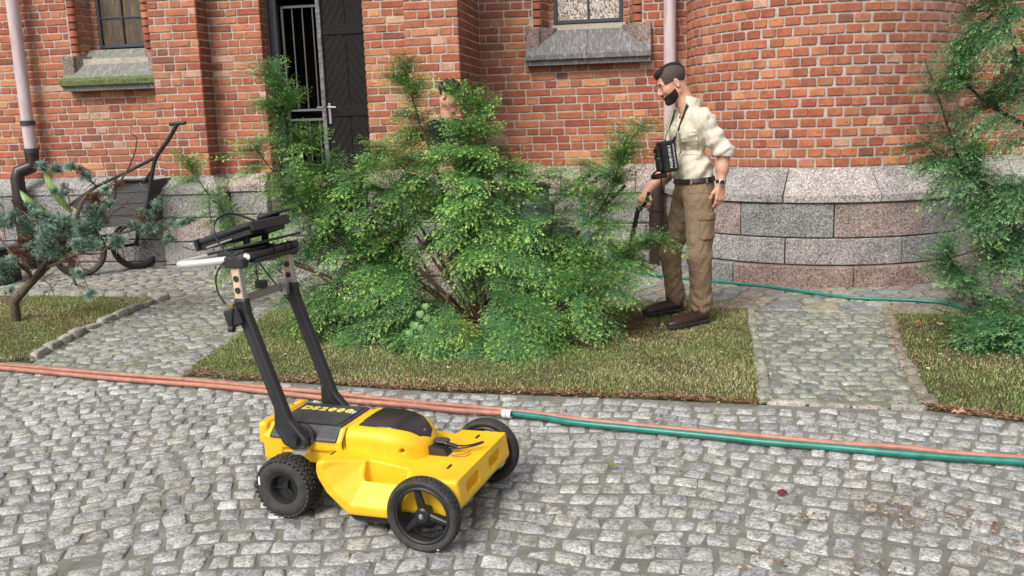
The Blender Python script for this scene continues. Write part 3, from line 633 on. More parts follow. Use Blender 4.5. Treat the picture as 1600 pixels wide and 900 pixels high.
for c in cells(sp, 330):
    ctr = c.mean(0); n = len(c); h = random.uniform(.009, .014); k = random.choice([(.30, .27, .24), (.33, .32, .30), (.27, .28, .30), (.38, .34, .27), (.31, .33, .26), (.34, .28, .25)])
    V = [(*(p - ctr), -.01) for p in c] + [(*((p - ctr) * .96), h - .003) for p in c] + [(*((p - ctr) * .88), h + random.uniform(-.001, .001)) for p in c]
    F = [(i + n * r, (i + 1) % n + n * r, (i + 1) % n + n + n * r, i + n + n * r) for r in (0, 1) for i in range(n)] + [tuple(range(2 * n, 3 * n))]
    o = mk('flagstone', V, F, M['sett'], pav_r, mx=Matrix.Translation((*ctr, .002))); o.color = (*(np.array(k) * random.uniform(.8, 1.15)), 1)
# lawn beds: raised turf with ragged edge
def bed(name, poly, z=.009):
    P = []
    for i in range(len(poly)):
        a, b = np.array(poly[i]), np.array(poly[(i + 1) % len(poly)]); n = max(1, int(np.linalg.norm(b - a) / .05))
        for k in range(n): P.append(a + (b - a) * k / n)
    P = np.array(P); c = P.mean(0); d = P - c; ar_ = np.arange(len(P)); wob = .045 * np.sin(ar_ * .21) * np.sin(ar_ * .093 + 1) + .014 * np.sin(ar_ * .67); P1 = P + rng.normal(0, .008, P.shape) + d / (np.linalg.norm(d, axis=1)[:, None] + 1e-9) * wob[:, None]; P2 = c + (P1 - c) * .965 + rng.normal(0, .004, P.shape); n = len(P)
    V = np.concatenate([np.c_[P1, np.full(n, -.01)], np.c_[P1 * .997 + c * .003, np.full(n, z * .45)], np.c_[P2, np.full(n, z)]])
    F = [(i + n * r, (i + 1) % n + n * r, (i + 1) % n + n + n * r, i + n + n * r) for r in (0, 1) for i in range(n)] + [tuple(range(2 * n, 3 * n))]
    return mk(name, V, F, M['soil'], kind='structure')
bed('lawn_bed_middle', midbed); bed('lawn_bed_left', leftbed); bed('lawn_bed_right', rightbed)
# edging stones along the left bed and the paths
M['edge'] = m_sett('edging_stone', .1)
def edging(pts, w_, h, name='edging_stone', dl=.17, par=None, tint=(.36, .34, .30)):
    for a, b in zip(pts[:-1], pts[1:]):
        a, b = np.array(a), np.array(b); L = np.linalg.norm(b - a); n = max(1, int(L / dl)); u = (b - a) / L; v = np.array([-u[1], u[0]])
        for k in range(n):
            p, q = a + u * (L * k / n + .005), a + u * (L * (k + 1) / n - .005); w2 = w_ * random.uniform(.7, 1.2) / 2
            V, F = stone_mesh(np.array([[p - v * w2, q - v * w2, q + v * w2, p + v * w2]]), h * random.uniform(.8, 1.2)); c = (p + q) / 2; V = V[0]; V[:, :2] -= c
            o = mk(name, V, F, M['edge'], par, smooth=True, mx=Matrix.Translation((*c, 0))); o.color = (*(np.array(tint) * random.uniform(.75, 1.15)), 1)
edging([G(52, 562), G(130, 520), G(200, 490), G(262, 466), G(200, 464), G(100, 463), G(-30, 462)], .07, .045, par=path_l)
edging([G(1385, 478), G(1400, 540), G(1425, 590), G(1452, 636)], .08, .02, par=path_r, tint=(.30, .27, .22)); edging([G(1172, 472), G(1176, 510), G(1188, 560), G(1196, 628)], .07, .02, par=path_r, tint=(.30, .30, .25))
edging([G(1196, 630), G(1330, 636), G(1450, 640)], .05, .016, par=path_r, dl=.14); edging([G(55, 568), G(170, 577), G(287, 590)], .05, .016, par=path_l, dl=.14, tint=(.28, .29, .25))

# grass: thousands of short blades in one mesh per bed
M['grass'] = mat('grass_blade', (.1, .15, .04), .6, spec=.3); t = NT(M['grass']); t.col(t.tint()); t.b.inputs['Transmission Weight'].default_value = 0
mossclump = None
def grass(name, poly, n, z=.008, avoid=None, edge=None):
    P = np.array(poly); lo, hi = np.maximum(P.min(0), [-5.9, 3.3]), np.minimum(P.max(0), [3.6, 7.6]); q = rng.uniform(lo, hi, (int(n * 1.0), 2)); q = q[inpoly(q, poly)]
    den = np.sin(q[:, 0] * 5.1 + 2 * np.sin(q[:, 1] * 3.3)) * np.sin(q[:, 1] * 6.3 + 1.7 * np.sin(q[:, 0] * 4.1)) ; keep = rng.random(len(q)) < .78 + .3 * den
    if avoid is not None: keep &= ~((((q - np.array(avoid[:2])) / np.array(avoid[2:4])) ** 2).sum(1) < rng.uniform(.6, 1.2, len(q)))
    q = q[keep] + rng.normal(0, .030, (keep.sum(), 2)); den = den[keep]; n = len(q); L = rng.uniform(.008, .019, n) * (1 + .3 * den); a = rng.uniform(0, 6.283, n); ln = rng.uniform(.2, 1.25, n); wd = rng.uniform(.0010, .0020, n)
    d = np.c_[np.cos(a), np.sin(a)]; s = np.c_[-d[:, 1], d[:, 0]]; b = np.c_[q, np.full(n, z)]
    def pt(f, side): r = b.copy(); r[:, :2] += d * (L * ln * f ** 1.6)[:, None] + s * (wd * side)[:, None]; r[:, 2] += L * f * np.cos(ln * .55 * f); return r
    V = np.stack([pt(0, -1), pt(0, 1), pt(.55, -.8), pt(.55, .8), pt(1, 0)], 1); k = np.arange(n)[:, None] * 5
    F = np.concatenate([k + np.array([[0, 1, 3]]), k + np.array([[0, 3, 2]]), k + np.array([[2, 3, 4]])])
    green = np.array([(.18, .27, .07), (.13, .22, .055), (.25, .32, .10)])[rng.integers(0, 3, n)]; dry = np.array([(.38, .33, .16), (.26, .20, .10), (.46, .41, .23)])[rng.integers(0, 3, n)]
    pz = .5 + .5 * np.sin(q[:, 0] * 2.3 + 1.3 * np.sin(q[:, 1] * 2.9)) * np.cos(q[:, 1] * 3.7 + q[:, 0]); pd = .08 + .62 * pz ** 1.5
    if edge is not None: pd = pd + edge(q)
    f = (rng.random(n) < pd)[:, None]; col = np.where(f, dry, green) * rng.uniform(.7, 1.35, (n, 1))
    return mk(name, V.reshape(-1, 3), F, M['grass'], attr=np.repeat(col, 5, 0), kind='stuff')
grass('grass_middle', midbed, 185000, avoid=(-.95, 6.3, 1.15, .75), edge=lambda q: np.clip((4.95 - q[:, 1]) * .6, 0, .35)); grass('grass_left', leftbed, 62000); grass('grass_right', rightbed, 84000, avoid=(2.6, 5.9, .5, .7))
# leaf litter
M['litter'] = mat('dry_leaf', (.2, .1, .04), .75); t = NT(M['litter']); t.col(t.tint())
def litter(name, pts, sz, cols, zs):
    n = len(pts); a = rng.uniform(0, 6.283, n); r = rng.uniform(.5, 1.3, (n, 1, 1)) * sz; base = np.array([(1, 0), (.35, .42), (-.5, .38), (-1, 0), (-.45, -.4), (.4, -.38)])
    c, s = np.cos(a), np.sin(a); R2 = np.stack([np.stack([c, -s], 1), np.stack([s, c], 1)], 1); XY = np.einsum('nij,kj->nki', R2, base) * r + rng.normal(0, .1, (n, 6, 2)) * r + pts[:, None, :2]
    Z = zs + rng.uniform(.002, .012, (n, 1)) + rng.uniform(0, .5, (n, 6)) * r[:, :, 0]
    V = np.concatenate([XY, Z[..., None]], 2); k = np.arange(n)[:, None] * 6; F = np.concatenate([k + np.array([x]) for x in ((0, 1, 2), (0, 2, 3), (0, 3, 4), (0, 4, 5))]); cl = np.array(cols)[rng.integers(0, len(cols), n)] * rng.uniform(.6, 1.3, (n, 1))
    return mk(name, V.reshape(-1, 3), F, M['litter'], attr=np.repeat(cl, 6, 0), kind='stuff')
def along(poly, n, sp):
    P = np.array(poly); seg = np.linalg.norm(np.diff(P, axis=0), axis=1); i = rng.choice(len(seg), n, p=seg / seg.sum()); t_ = rng.random((n, 1)); return P[i] * (1 - t_) + P[i + 1] * t_ + rng.normal(0, sp, (n, 2))
br = [(.20, .10, .055), (.28, .15, .08), (.15, .08, .045), (.34, .22, .13), (.22, .075, .045)]
e1 = [G(287, 586), G(500, 600), G(700, 611), G(1000, 622), G(1190, 632)]; e2 = [G(1452, 638), G(1600, 660)]
litter('leaf_litter_edges', np.concatenate([along(e1, 1500, .026), along(e2, 260, .03), along([G(45, 566), G(100, 534), G(130, 522)], 160, .02), along([G(1392, 490), G(1402, 540), G(1428, 590)], 220, .03)]), .011, br, .012)
ub = rng.normal(0, 1, (1800, 2)) * [.75, .38] + [-.85, 6.0]; ub = ub[inpoly(ub, midbed)]; litter('leaf_litter_under_bush', ub, .012, br[:3], .022)
pile = rng.normal(0, 1, (130, 2)) * [.06, .07] + gp(1385, 800)[:2]; more = np.concatenate([rng.normal(0, 1, (26, 2)) * [.05, .03] + gp(x, y)[:2] for x, y in ((1190, 883), (1345, 888), (1260, 815), (1430, 825), (1540, 830), (1560, 865), (210, 685), (240, 695), (655, 690), (1495, 815), (1330, 740))])
litter('leaf_litter_yard', np.concatenate([pile, more, rng.uniform([-4, 2.6], [1.4, 4.4], (260, 2))]), .008, br + [(.5, .42, .25), (.45, .36, .22)], .012)
litter('leaf_litter_lawn', np.concatenate([rng.uniform([-5.8, 4.6], [3.2, 7.2], (420, 2))]), .012, [(.5, .42, .33), (.45, .25, .12), (.6, .55, .48), (.3, .16, .07)], .032)
# ------------------------------------------------------------------ evergreens
M['needle'] = mat('yew_needle', (.06, .13, .03), .5, spec=.35); t = NT(M['needle']); t.col(t.tint())
M['bark'] = mat('reddish_bark', (.14, .075, .045), .9); t = NT(M['bark']); t.col(t.ramp(t.noise(30, 5, .75, v=t.pos((3, 3, .8))), [(.3, (.04, .02, .015)), (.55, (.10, .05, .032)), (.75, (.18, .11, .075))])); t.bump(t.noise(50, 4, .8), 1, .01)
def needles_on(p0, p1, n, L, wd, droop, tipk):
    """two-sided needle rows along a straight twig; returns (k,4,3) quads and (k,) lightness"""
    p0, p1 = np.array(p0), np.array(p1); ax = p1 - p0; l = np.linalg.norm(ax); ax = ax / l; side = np.cross(ax, [0, 0, 1.]); side /= np.linalg.norm(side) + 1e-9; up = np.cross(side, ax); Q, C = [], []
    for i in range(n):
        f = (i + .5) / n; b = p0 + ax * l * f; Ln = L * (1 - .45 * max(0, f - .6) / .4) * random.uniform(.8, 1.15)
        for s in (-1, 1):
            d = side * s * random.uniform(.75, 1) + ax * (.5 + .5 * f) + up * random.uniform(-.15, .4); d /= np.linalg.norm(d); w_ = np.cross(d, up); w_ /= np.linalg.norm(w_) + 1e-9; mid = b + d * Ln * .5 + w_ * 0; tip = b + d * Ln - np.array([0, 0, 1.]) * droop * Ln
            Q.append([b + ax * wd, tip, b - ax * wd]); C.append(f * tipk)
    for k in range(3):      # splayed needles of the new shoot
        d = ax * .75 + side * random.uniform(-.8, .8) + up * random.uniform(-.3, .7); d /= np.linalg.norm(d); w_ = np.cross(d, up); w_ /= np.linalg.norm(w_) + 1e-9
        Q.append([p1 + w_ * wd, p1 + d * L * .85, p1 - w_ * wd]); C.append(1.25 * tipk)
    return Q, C
def yew_spray(seed, L=.22, nt=7):
    random.seed(seed); Q, C = needles_on((0, 0, 0), (L, 0, 0), 10, .023, .0028, .15, 1)
    for i in range(nt):
        f = .08 + .80 * i / nt; s = 1 if i % 2 else -1; l = L * (.46 - .28 * f) * random.uniform(.8, 1.2); a = R_(random.uniform(28, 48)) * s
        p0 = np.array([L * f, 0, 0]); p1 = p0 + l * np.array([math.cos(a), math.sin(a), random.uniform(-.35, .0)]); q, c = needles_on(p0, p1, max(2, int(l / .021)), .021, .0028, .15, 1.05); Q += q; C += c
    return np.array(Q), np.array(C)
def tuft_spray(seed, L=.085):         # juniper: short scaly twigs in a dense tuft
    random.seed(seed); Q, C = [], []
    for i in range(20):
        a, b = random.uniform(0, 6.28), random.uniform(-.5, 1.2); d = np.array([math.cos(a) * math.cos(b) + .5, math.sin(a) * math.cos(b), math.sin(b)]); d /= np.linalg.norm(d); l = L * random.uniform(.5, 1.0); p0 = np.array([random.uniform(0, L * .4), 0, 0]); w_ = np.cross(d, [0, 0, 1.]); w_ = w_ / (np.linalg.norm(w_) + 1e-9); u2 = np.cross(w_, d)
        for k in range(4):
            f0, f1 = k / 4, (k + 1) / 4
            for ww in (w_, u2): Q.append([p0 + d * l * f0 + ww * .0036, p0 + d * l * f1 * 1.15, p0 + d * l * f0 - ww * .0036]); C.append(f1)
    return np.array(Q), np.array(C)
SPR = [yew_spray(s) for s in range(6)]; TUF = [tuft_spray(s) for s in range(5)]; random.seed(21)
def limb_points(path, n):
    P = np.array([p[:3] for p in path], float); r = np.array([p[3] for p in path], float); seg = np.linalg.norm(np.diff(P, axis=0), axis=1); wgt = seg * (r[:-1] + r[1:] + .12); i = rng.choice(len(seg), n, p=wgt / wgt.sum()); f = rng.random(n)
    C = P[i] * (1 - f[:, None]) + P[i + 1] * f[:, None]; R = r[i] * (1 - f) + r[i + 1] * f; T = (P[i + 1] - P[i]) / seg[i][:, None]; return C, R, T
def foliage(name, limbs, parent, mat_, lib, dark, light, base_light=1.0, scale=1.0, droop=.35, upright=.5, frond=False):
    """limbs: list of (path, number of sprays, lightness)"""
    VV, CC = [], []
    for path, n, li in limbs:
        if frond:          # every limb carries side branchlets, the sprays sit along those
            nb = max(3, int(n / 8)); C, R, T = limb_points(path, nb); o = rng.normal(0, 1, (nb, 3)); o -= (o * T).sum(1)[:, None] * T * .8; o /= np.linalg.norm(o, axis=1)[:, None]; sm = np.clip(1.25 - R / .11, 0, 1)[:, None]; Lb = np.maximum(np.minimum(R, .21) * rng.uniform(.6, 1.5, nb), .085)[:, None]
            dn = np.array([0, 0, 1.]); b1 = C + o * Lb * (.6 - .25 * sm) + T * Lb * (.45 + .3 * sm) + dn * Lb * .08; b2 = C + o * Lb * (1.05 - .4 * sm) + T * Lb * (.65 + .65 * sm) - dn * Lb * droop * np.clip(R / .2, .1, 1.2)[:, None]; lb = rng.uniform(.72, 1.3, nb)
            k = np.repeat(np.arange(nb), 8); n = len(k); f = np.tile(np.array([.12, .3, .45, .58, .7, .8, .9, 1.0]), nb)[:, None] + rng.uniform(-.06, .02, (n, 1)); pos0 = (1 - f) ** 2 * C[k] + 2 * f * (1 - f) * b1[k] + f * f * b2[k]; tg = 2 * (1 - f) * (b1[k] - C[k]) + 2 * f * (b2[k] - b1[k]); tg /= np.linalg.norm(tg, axis=1)[:, None]
            sg = np.tile(np.array([1, -1]), n // 2)[:, None] * (f < .95); sd = np.cross(tg, dn); sd /= np.linalg.norm(sd, axis=1)[:, None] + 1e-9; d = tg + sd * sg * rng.uniform(.35, .9, (n, 1)) + rng.normal(0, .12, (n, 3)); d[:, 2] -= droop * .45 * np.clip(R[k] / .2, .1, 1) ; d /= np.linalg.norm(d, axis=1)[:, None]
            R = np.clip(R[k], .04, .2) * .0 + .10; o = o[k] * .4; C = pos0; off = rng.normal(0, .008, (n, 3)); rr = f[:, 0]; li = li * lb[k] * (.80 + .25 * f[:, 0])
        else:
            C, R, T = limb_points(path, n); o = rng.normal(0, 1, (n, 3)); o -= (o * T).sum(1)[:, None] * T * .6; o /= np.linalg.norm(o, axis=1)[:, None]; rr = rng.random(n) ** .42; off = o * (R * rr)[:, None]; off[:, 2] *= .9
            d = o * (.55 + .5 * (R > .12))[:, None] * rr[:, None] + T * upright + rng.normal(0, .22, (n, 3)); d[:, 2] -= droop * np.clip(R / .25, .2, 1.1) * rr; d /= np.linalg.norm(d, axis=1)[:, None]
        sz = rng.uniform(.7, 1.25, n) * scale * np.clip(.65 + R * 1.6, .6, 1.1); pos = C + off - d * (.06 * sz)[:, None]
        up = np.tile([0, 0, 1.], (n, 1)) + o * .5 + rng.normal(0, .25, (n, 3)); y = np.cross(up, d); y /= np.linalg.norm(y, axis=1)[:, None]; z = np.cross(d, y)
        br_ = li * rng.uniform(.75, 1.3, n); var = rng.integers(0, len(lib), n)
        for v in range(len(lib)):
            k = np.where(var == v)[0]
            if not len(k): continue
            Q, lc = lib[v]; q = Q.reshape(-1, 3); W = pos[k][:, None] + sz[k][:, None, None] * (q[None, :, 0:1] * d[k][:, None] + q[None, :, 1:2] * y[k][:, None] + q[None, :, 2:3] * z[k][:, None])
            W[:, :, 2] -= .9 * sz[k][:, None] * (q[None, :, 0] ** 2)          # twigs bend down
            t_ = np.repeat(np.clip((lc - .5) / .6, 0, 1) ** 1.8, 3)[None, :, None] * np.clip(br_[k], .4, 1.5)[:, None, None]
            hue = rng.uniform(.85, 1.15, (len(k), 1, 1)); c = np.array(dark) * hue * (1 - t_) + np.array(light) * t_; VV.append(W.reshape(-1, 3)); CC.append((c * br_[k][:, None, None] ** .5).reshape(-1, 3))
    V = np.concatenate(VV); ok = np.repeat(V.reshape(-1, 3, 3)[:, :, 2].min(1) > .01, 3); V = V[ok]; Cc = np.concatenate(CC)[ok]; n = len(V) // 3; F = np.arange(n * 3).reshape(-1, 3)
    return mk(name, V, F, mat_, parent, attr=Cc, kind='stuff')
def fat(L, kn):
    return [([(*p[:3], max(p[3], .045) * 1.02 + .012) for p in path], int(n * kn), li) for path, n, li in L]
def limb(pts): return [(*wp(x, y, Y), r) for x, y, Y, r in pts]
def stems(limbs, parent, base, m, r0=.03):
    for path, n, li in limbs:
        P = [np.array(base)] + [np.array(p[:3]) for p in path]
        P = P if np.linalg.norm(P[1] - P[0]) > .05 else P[1:]
        Q = []; 
        for a, b in zip(P[:-1], P[1:]):
            for f in (0, .33, .66): Q.append(a + (b - a) * f + rng.normal(0, .008, 3))
        Q.append(P[-1]); MB().tube(Q, np.linspace(r0, .003, len(Q)), 7).make('branch', m, parent, smooth=True)
yew = empty('yew_bush', (-1.0, 6.1, 0)); tag(yew, 'large spreading green yew bush growing in the middle lawn bed', 'bush')
LB = [
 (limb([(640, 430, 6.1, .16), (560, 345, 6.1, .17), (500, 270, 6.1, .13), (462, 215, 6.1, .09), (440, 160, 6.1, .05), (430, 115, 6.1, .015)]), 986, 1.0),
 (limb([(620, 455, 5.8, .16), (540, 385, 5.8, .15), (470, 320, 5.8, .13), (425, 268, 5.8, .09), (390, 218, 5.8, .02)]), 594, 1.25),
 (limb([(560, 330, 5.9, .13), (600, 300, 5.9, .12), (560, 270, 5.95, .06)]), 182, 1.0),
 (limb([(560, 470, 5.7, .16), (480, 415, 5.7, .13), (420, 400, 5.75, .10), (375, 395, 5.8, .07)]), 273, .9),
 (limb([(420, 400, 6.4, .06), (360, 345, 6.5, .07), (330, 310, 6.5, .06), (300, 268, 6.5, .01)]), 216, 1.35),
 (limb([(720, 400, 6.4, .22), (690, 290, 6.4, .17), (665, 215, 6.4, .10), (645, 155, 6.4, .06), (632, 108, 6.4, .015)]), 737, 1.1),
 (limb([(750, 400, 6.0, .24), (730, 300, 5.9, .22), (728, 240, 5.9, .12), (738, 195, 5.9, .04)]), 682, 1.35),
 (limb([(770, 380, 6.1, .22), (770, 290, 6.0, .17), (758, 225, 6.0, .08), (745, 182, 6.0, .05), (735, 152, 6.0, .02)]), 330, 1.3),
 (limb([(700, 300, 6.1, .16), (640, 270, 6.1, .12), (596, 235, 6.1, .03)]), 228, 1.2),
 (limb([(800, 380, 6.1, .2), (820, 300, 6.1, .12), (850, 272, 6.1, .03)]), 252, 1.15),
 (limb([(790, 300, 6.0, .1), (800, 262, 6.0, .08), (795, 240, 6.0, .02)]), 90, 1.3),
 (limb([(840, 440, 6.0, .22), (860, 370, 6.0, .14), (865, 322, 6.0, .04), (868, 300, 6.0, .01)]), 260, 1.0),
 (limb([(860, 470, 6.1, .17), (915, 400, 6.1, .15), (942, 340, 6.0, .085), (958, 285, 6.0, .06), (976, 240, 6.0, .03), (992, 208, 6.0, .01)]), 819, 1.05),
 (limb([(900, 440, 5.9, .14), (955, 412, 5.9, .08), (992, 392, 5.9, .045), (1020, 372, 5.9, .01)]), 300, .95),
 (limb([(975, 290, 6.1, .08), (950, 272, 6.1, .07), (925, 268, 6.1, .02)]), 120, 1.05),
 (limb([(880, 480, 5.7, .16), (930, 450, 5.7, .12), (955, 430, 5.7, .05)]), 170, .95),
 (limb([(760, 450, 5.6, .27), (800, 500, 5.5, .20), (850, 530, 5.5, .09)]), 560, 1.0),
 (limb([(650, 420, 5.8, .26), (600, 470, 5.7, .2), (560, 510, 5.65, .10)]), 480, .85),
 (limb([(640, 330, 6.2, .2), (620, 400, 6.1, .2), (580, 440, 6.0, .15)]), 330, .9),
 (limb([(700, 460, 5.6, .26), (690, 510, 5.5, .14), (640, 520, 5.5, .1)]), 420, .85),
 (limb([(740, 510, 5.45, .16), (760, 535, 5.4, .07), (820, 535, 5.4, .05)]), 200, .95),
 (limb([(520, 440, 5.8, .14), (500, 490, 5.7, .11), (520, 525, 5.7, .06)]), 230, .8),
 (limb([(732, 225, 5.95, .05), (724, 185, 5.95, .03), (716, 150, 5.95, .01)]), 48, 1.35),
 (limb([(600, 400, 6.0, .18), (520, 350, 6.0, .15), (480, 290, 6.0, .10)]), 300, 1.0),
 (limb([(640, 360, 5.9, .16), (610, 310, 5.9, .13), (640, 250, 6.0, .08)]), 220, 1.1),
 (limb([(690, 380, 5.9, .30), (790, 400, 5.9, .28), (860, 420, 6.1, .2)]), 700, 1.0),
]
BASE = gp(715, 520) ; BASE[1] = 6.0; BASE[0] = -1.15; BASE[2] = 0
stems(LB, yew, BASE, M['bark'], .013)
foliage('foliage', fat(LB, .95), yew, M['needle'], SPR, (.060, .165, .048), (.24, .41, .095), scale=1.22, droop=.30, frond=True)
# light young shoots low on the bush
LBy = [(limb([(690, 520, 5.35, .09), (720, 500, 5.35, .07), (738, 515, 5.35, .05)]), 46, 1.5)]
foliage('young_shoots', LBy, yew, M['needle'], SPR, (.10, .17, .03), (.34, .42, .07), scale=.7)
# right-hand tree
yr = empty('yew_tree', (2.75, 6.3, 0)); tag(yr, 'dark green yew tree reaching in from the right edge', 'tree')
LR = [
 ([(3.0, 6.3, .9, .08), (3.35, 6.1, 1.0, .10), (3.65, 6.0, .95, .05)], 70, .8),
 ([(3.0, 6.4, 1.6, .08), (3.4, 6.4, 1.75, .10), (3.7, 6.3, 1.8, .04)], 70, .8),
 ([(3.0, 6.4, 2.3, .08), (3.35, 6.3, 2.5, .10), (3.55, 6.3, 2.7, .04)], 60, .8),
 ([(3.0, 6.3, .45, .07), (3.3, 5.9, .4, .10), (3.5, 5.7, .3, .05)], 60, .8),
 (limb([(1660, 470, 6.4, .1), (1600, 380, 6.4, .12), (1540, 300, 6.4, .12), (1500, 255, 6.4, .10), (1482, 200, 6.4, .07), (1462, 140, 6.4, .04), (1444, 92, 6.4, .012)]), 420, .85),
 (limb([(1560, 300, 6.3, .13), (1510, 270, 6.3, .10), (1462, 240, 6.3, .05), (1440, 215, 6.3, .02)]), 170, .85),
 (limb([(1640, 250, 6.5, .16), (1600, 130, 6.5, .17), (1575, 40, 6.5, .17), (1560, -60, 6.5, .15)]), 420, .75),
 (limb([(1600, 20, 6.4, .14), (1555, 20, 6.4, .10), (1520, 45, 6.4, .05), (1508, 60, 6.4, .02)]), 150, .75),
 (limb([(1590, 190, 6.4, .15), (1540, 160, 6.4, .11), (1508, 130, 6.4, .05), (1500, 105, 6.4, .02)]), 200, .8),
 (limb([(1610, 280, 6.3, .12), (1575, 305, 6.2, .09), (1540, 325, 6.2, .04)]), 200, .8),
 (limb([(1640, 340, 6.3, .16), (1600, 400, 6.3, .10), (1560, 370, 6.3, .06)]), 150, .7),
 (limb([(1650, 500, 6.0, .14), (1580, 485, 5.9, .10), (1520, 450, 5.9, .07), (1490, 415, 5.9, .04), (1478, 392, 5.9, .01)]), 260, .85),
 (limb([(1660, 530, 5.7, .13), (1600, 505, 5.6, .10), (1550, 500, 5.6, .07), (1515, 505, 5.6, .02)]), 260, .85),
 (limb([(1650, 560, 5.6, .12), (1600, 545, 5.5, .10), (1550, 535, 5.5, .05)]), 170, .8),
]
MB().tube([(2.95, 6.3, -.02), (2.92, 6.35, .6), (3.0, 6.4, 1.4), (2.95, 6.45, 2.4), (3.0, 6.5, 3.3)], [.09, .075, .06, .045, .02], 10).make('trunk', M['bark'], yr, smooth=True)
for path, n, li in LR:
    p = path[0]; MB().tube([(2.93, 6.38, max(.25, p[2] - .25)), p[:3]] + [q[:3] for q in path[1:]], np.linspace(.02, .003, len(path) + 1), 7).make('branch', M['bark'], yr, smooth=True)
foliage('foliage', fat(LR, 1.2), yr, M['needle'], SPR, (.044, .135, .052), (.21, .39, .13), scale=1.22, droop=.4, frond=True)
# juniper on the left
M['juniper'] = mat('juniper_scale', (.1, .18, .13), .7); t = NT(M['juniper']); t.col(t.tint())
M['greybark'] = mat('grey_brown_bark', (.12, .09, .06), .95); t = NT(M['greybark']); t.col(t.ramp(t.noise(35, 5, .75, v=t.pos((2, 2, .7))), [(.3, (.05, .035, .02)), (.55, (.14, .11, .07)), (.75, (.27, .24, .18))])); t.bump(t.noise(60, 4, .8, v=t.pos((2, 2, .5))), 1, .012)
jun = empty('juniper_bush', tuple(gp(20, 505))); tag(jun, 'gnarled blue-green juniper with bare twisted trunk on the left lawn', 'bush')
JY = 6.25
def J(pts): return [wp(x, y, Y) for x, y, Y in pts]
MB().tube(J([(25, 512, JY), (22, 470, JY), (50, 440, JY), (85, 405, JY), (130, 375, JY + .05), (185, 365, JY + .1), (250, 350, JY + .1)]), [.045, .038, .028, .023, .018, .011, .005], 10).make('trunk', M['greybark'], jun, smooth=True)
for pts, r in (([(22, 475, JY), (0, 465, JY), (-40, 440, JY)], .03), ([(50, 440, JY), (75, 400, JY - .1), (60, 350, JY - .15), (30, 330, JY - .1)], .02), ([(85, 405, JY), (120, 340, JY), (150, 290, JY + .1), (130, 262, JY + .1), (80, 258, JY)], .02), ([(130, 375, JY), (165, 320, JY + .1), (190, 280, JY + .15), (213, 230, JY + .15), (206, 195, JY + .15)], .012),
               ([(100, 395, JY - .1), (130, 420, JY - .2), (140, 460, JY - .25)], .008), ([(150, 365, JY), (180, 330, JY), (215, 300, JY + .1)], .01), ([(50, 440, JY), (20, 400, JY - .1), (-20, 350, JY)], .018), ([(60, 420, JY), (110, 400, JY - .15), (160, 395, JY - .15), (200, 350, JY)], .014)):
    P = J(pts); Q = []
    for a, b in zip(P[:-1], P[1:]): Q += [a, a + (b - a) * .35 + rng.normal(0, .014, 3), a + (b - a) * .7 + rng.normal(0, .014, 3)]
    MB().tube(Q + [P[-1]], np.linspace(r, .003, len(Q) + 1), 7).make('branch', M['greybark'], jun, smooth=True)
for k in range(70):
    x, y = random.choice([(130, 350), (60, 380), (190, 310), (90, 420), (160, 290), (240, 350), (30, 430)]); x += random.gauss(0, 25); y += random.gauss(0, 22); a = wp(x, y, JY + random.uniform(-.15, .15)); b = a + rng.normal(0, .07, 3); MB().tube([a, (a + b) / 2 + rng.normal(0, .01, 3), b], [.004, .003, .0015], 5).make('twig', M['greybark'], jun)
JL = []
for x, y, Y, r, n in ((90, 262, 6.3, .05, 34), (70, 258, 6.3, .03, 12), (140, 275, 6.3, .05, 16), (110, 340, 6.2, .11, 90), (70, 355, 6.1, .11, 90), (25, 350, 6.2, .09, 60), (10, 345, 6.2, .07, 40), (150, 345, 6.2, .10, 80), (130, 385, 6.1, .11, 80), (180, 320, 6.3, .05, 20), (60, 395, 6.1, .10, 60), (15, 410, 6.1, .07, 34), (100, 300, 6.3, .05, 14),
                      (215, 355, 6.3, .07, 40), (240, 360, 6.35, .05, 22), (270, 350, 6.35, .04, 20), (295, 345, 6.35, .03, 14), (245, 315, 6.35, .035, 16), (225, 335, 6.3, .04, 16), (190, 385, 6.2, .06, 24), (142, 460, 6.0, .025, 10), (125, 428, 6.0, .025, 8), (-20, 330, 6.2, .12, 50), (5, 440, 6.0, .06, 20), (165, 300, 6.3, .03, 10), (260, 375, 6.3, .04, 14), (45, 320, 6.2, .04, 12)):
    for q in range(3):
        c = wp(x + random.gauss(0, r * 130), y + random.gauss(0, r * 80), Y + random.uniform(-.1, .1)); r2 = r * random.uniform(.45, .85); e = rng.normal(0, 1, 3) * r2 * [1, .5, .35]; JL.append(([(*(c - e), r2), (*(c + e), r2 * .7)], max(4, int(n * .33)), random.uniform(.7, 1.35)))
foliage('foliage', JL, jun, M['juniper'], TUF, (.10, .165, .115), (.34, .48, .38), droop=.15, upright=.9, scale=.85)
JD = [([(*(wp(x, y, Y) - [.03, 0, 0]), r), (*(wp(x, y, Y) + [.03, 0, 0]), r)], n, 1.0) for x, y, Y, r, n in ((40, 385, 6.1, .07, 20), (85, 375, 6.15, .09, 26), (150, 310, 6.3, .06, 16), (30, 395, 6.1, .06, 12), (180, 290, 6.3, .05, 8), (110, 410, 6.1, .07, 14), (225, 340, 6.3, .07, 10), (130, 265, 6.3, .03, 5))]
foliage('dead_foliage', JD, jun, M['juniper'], TUF, (.14, .07, .035), (.26, .14, .08), droop=.1, upright=.1, scale=.8)
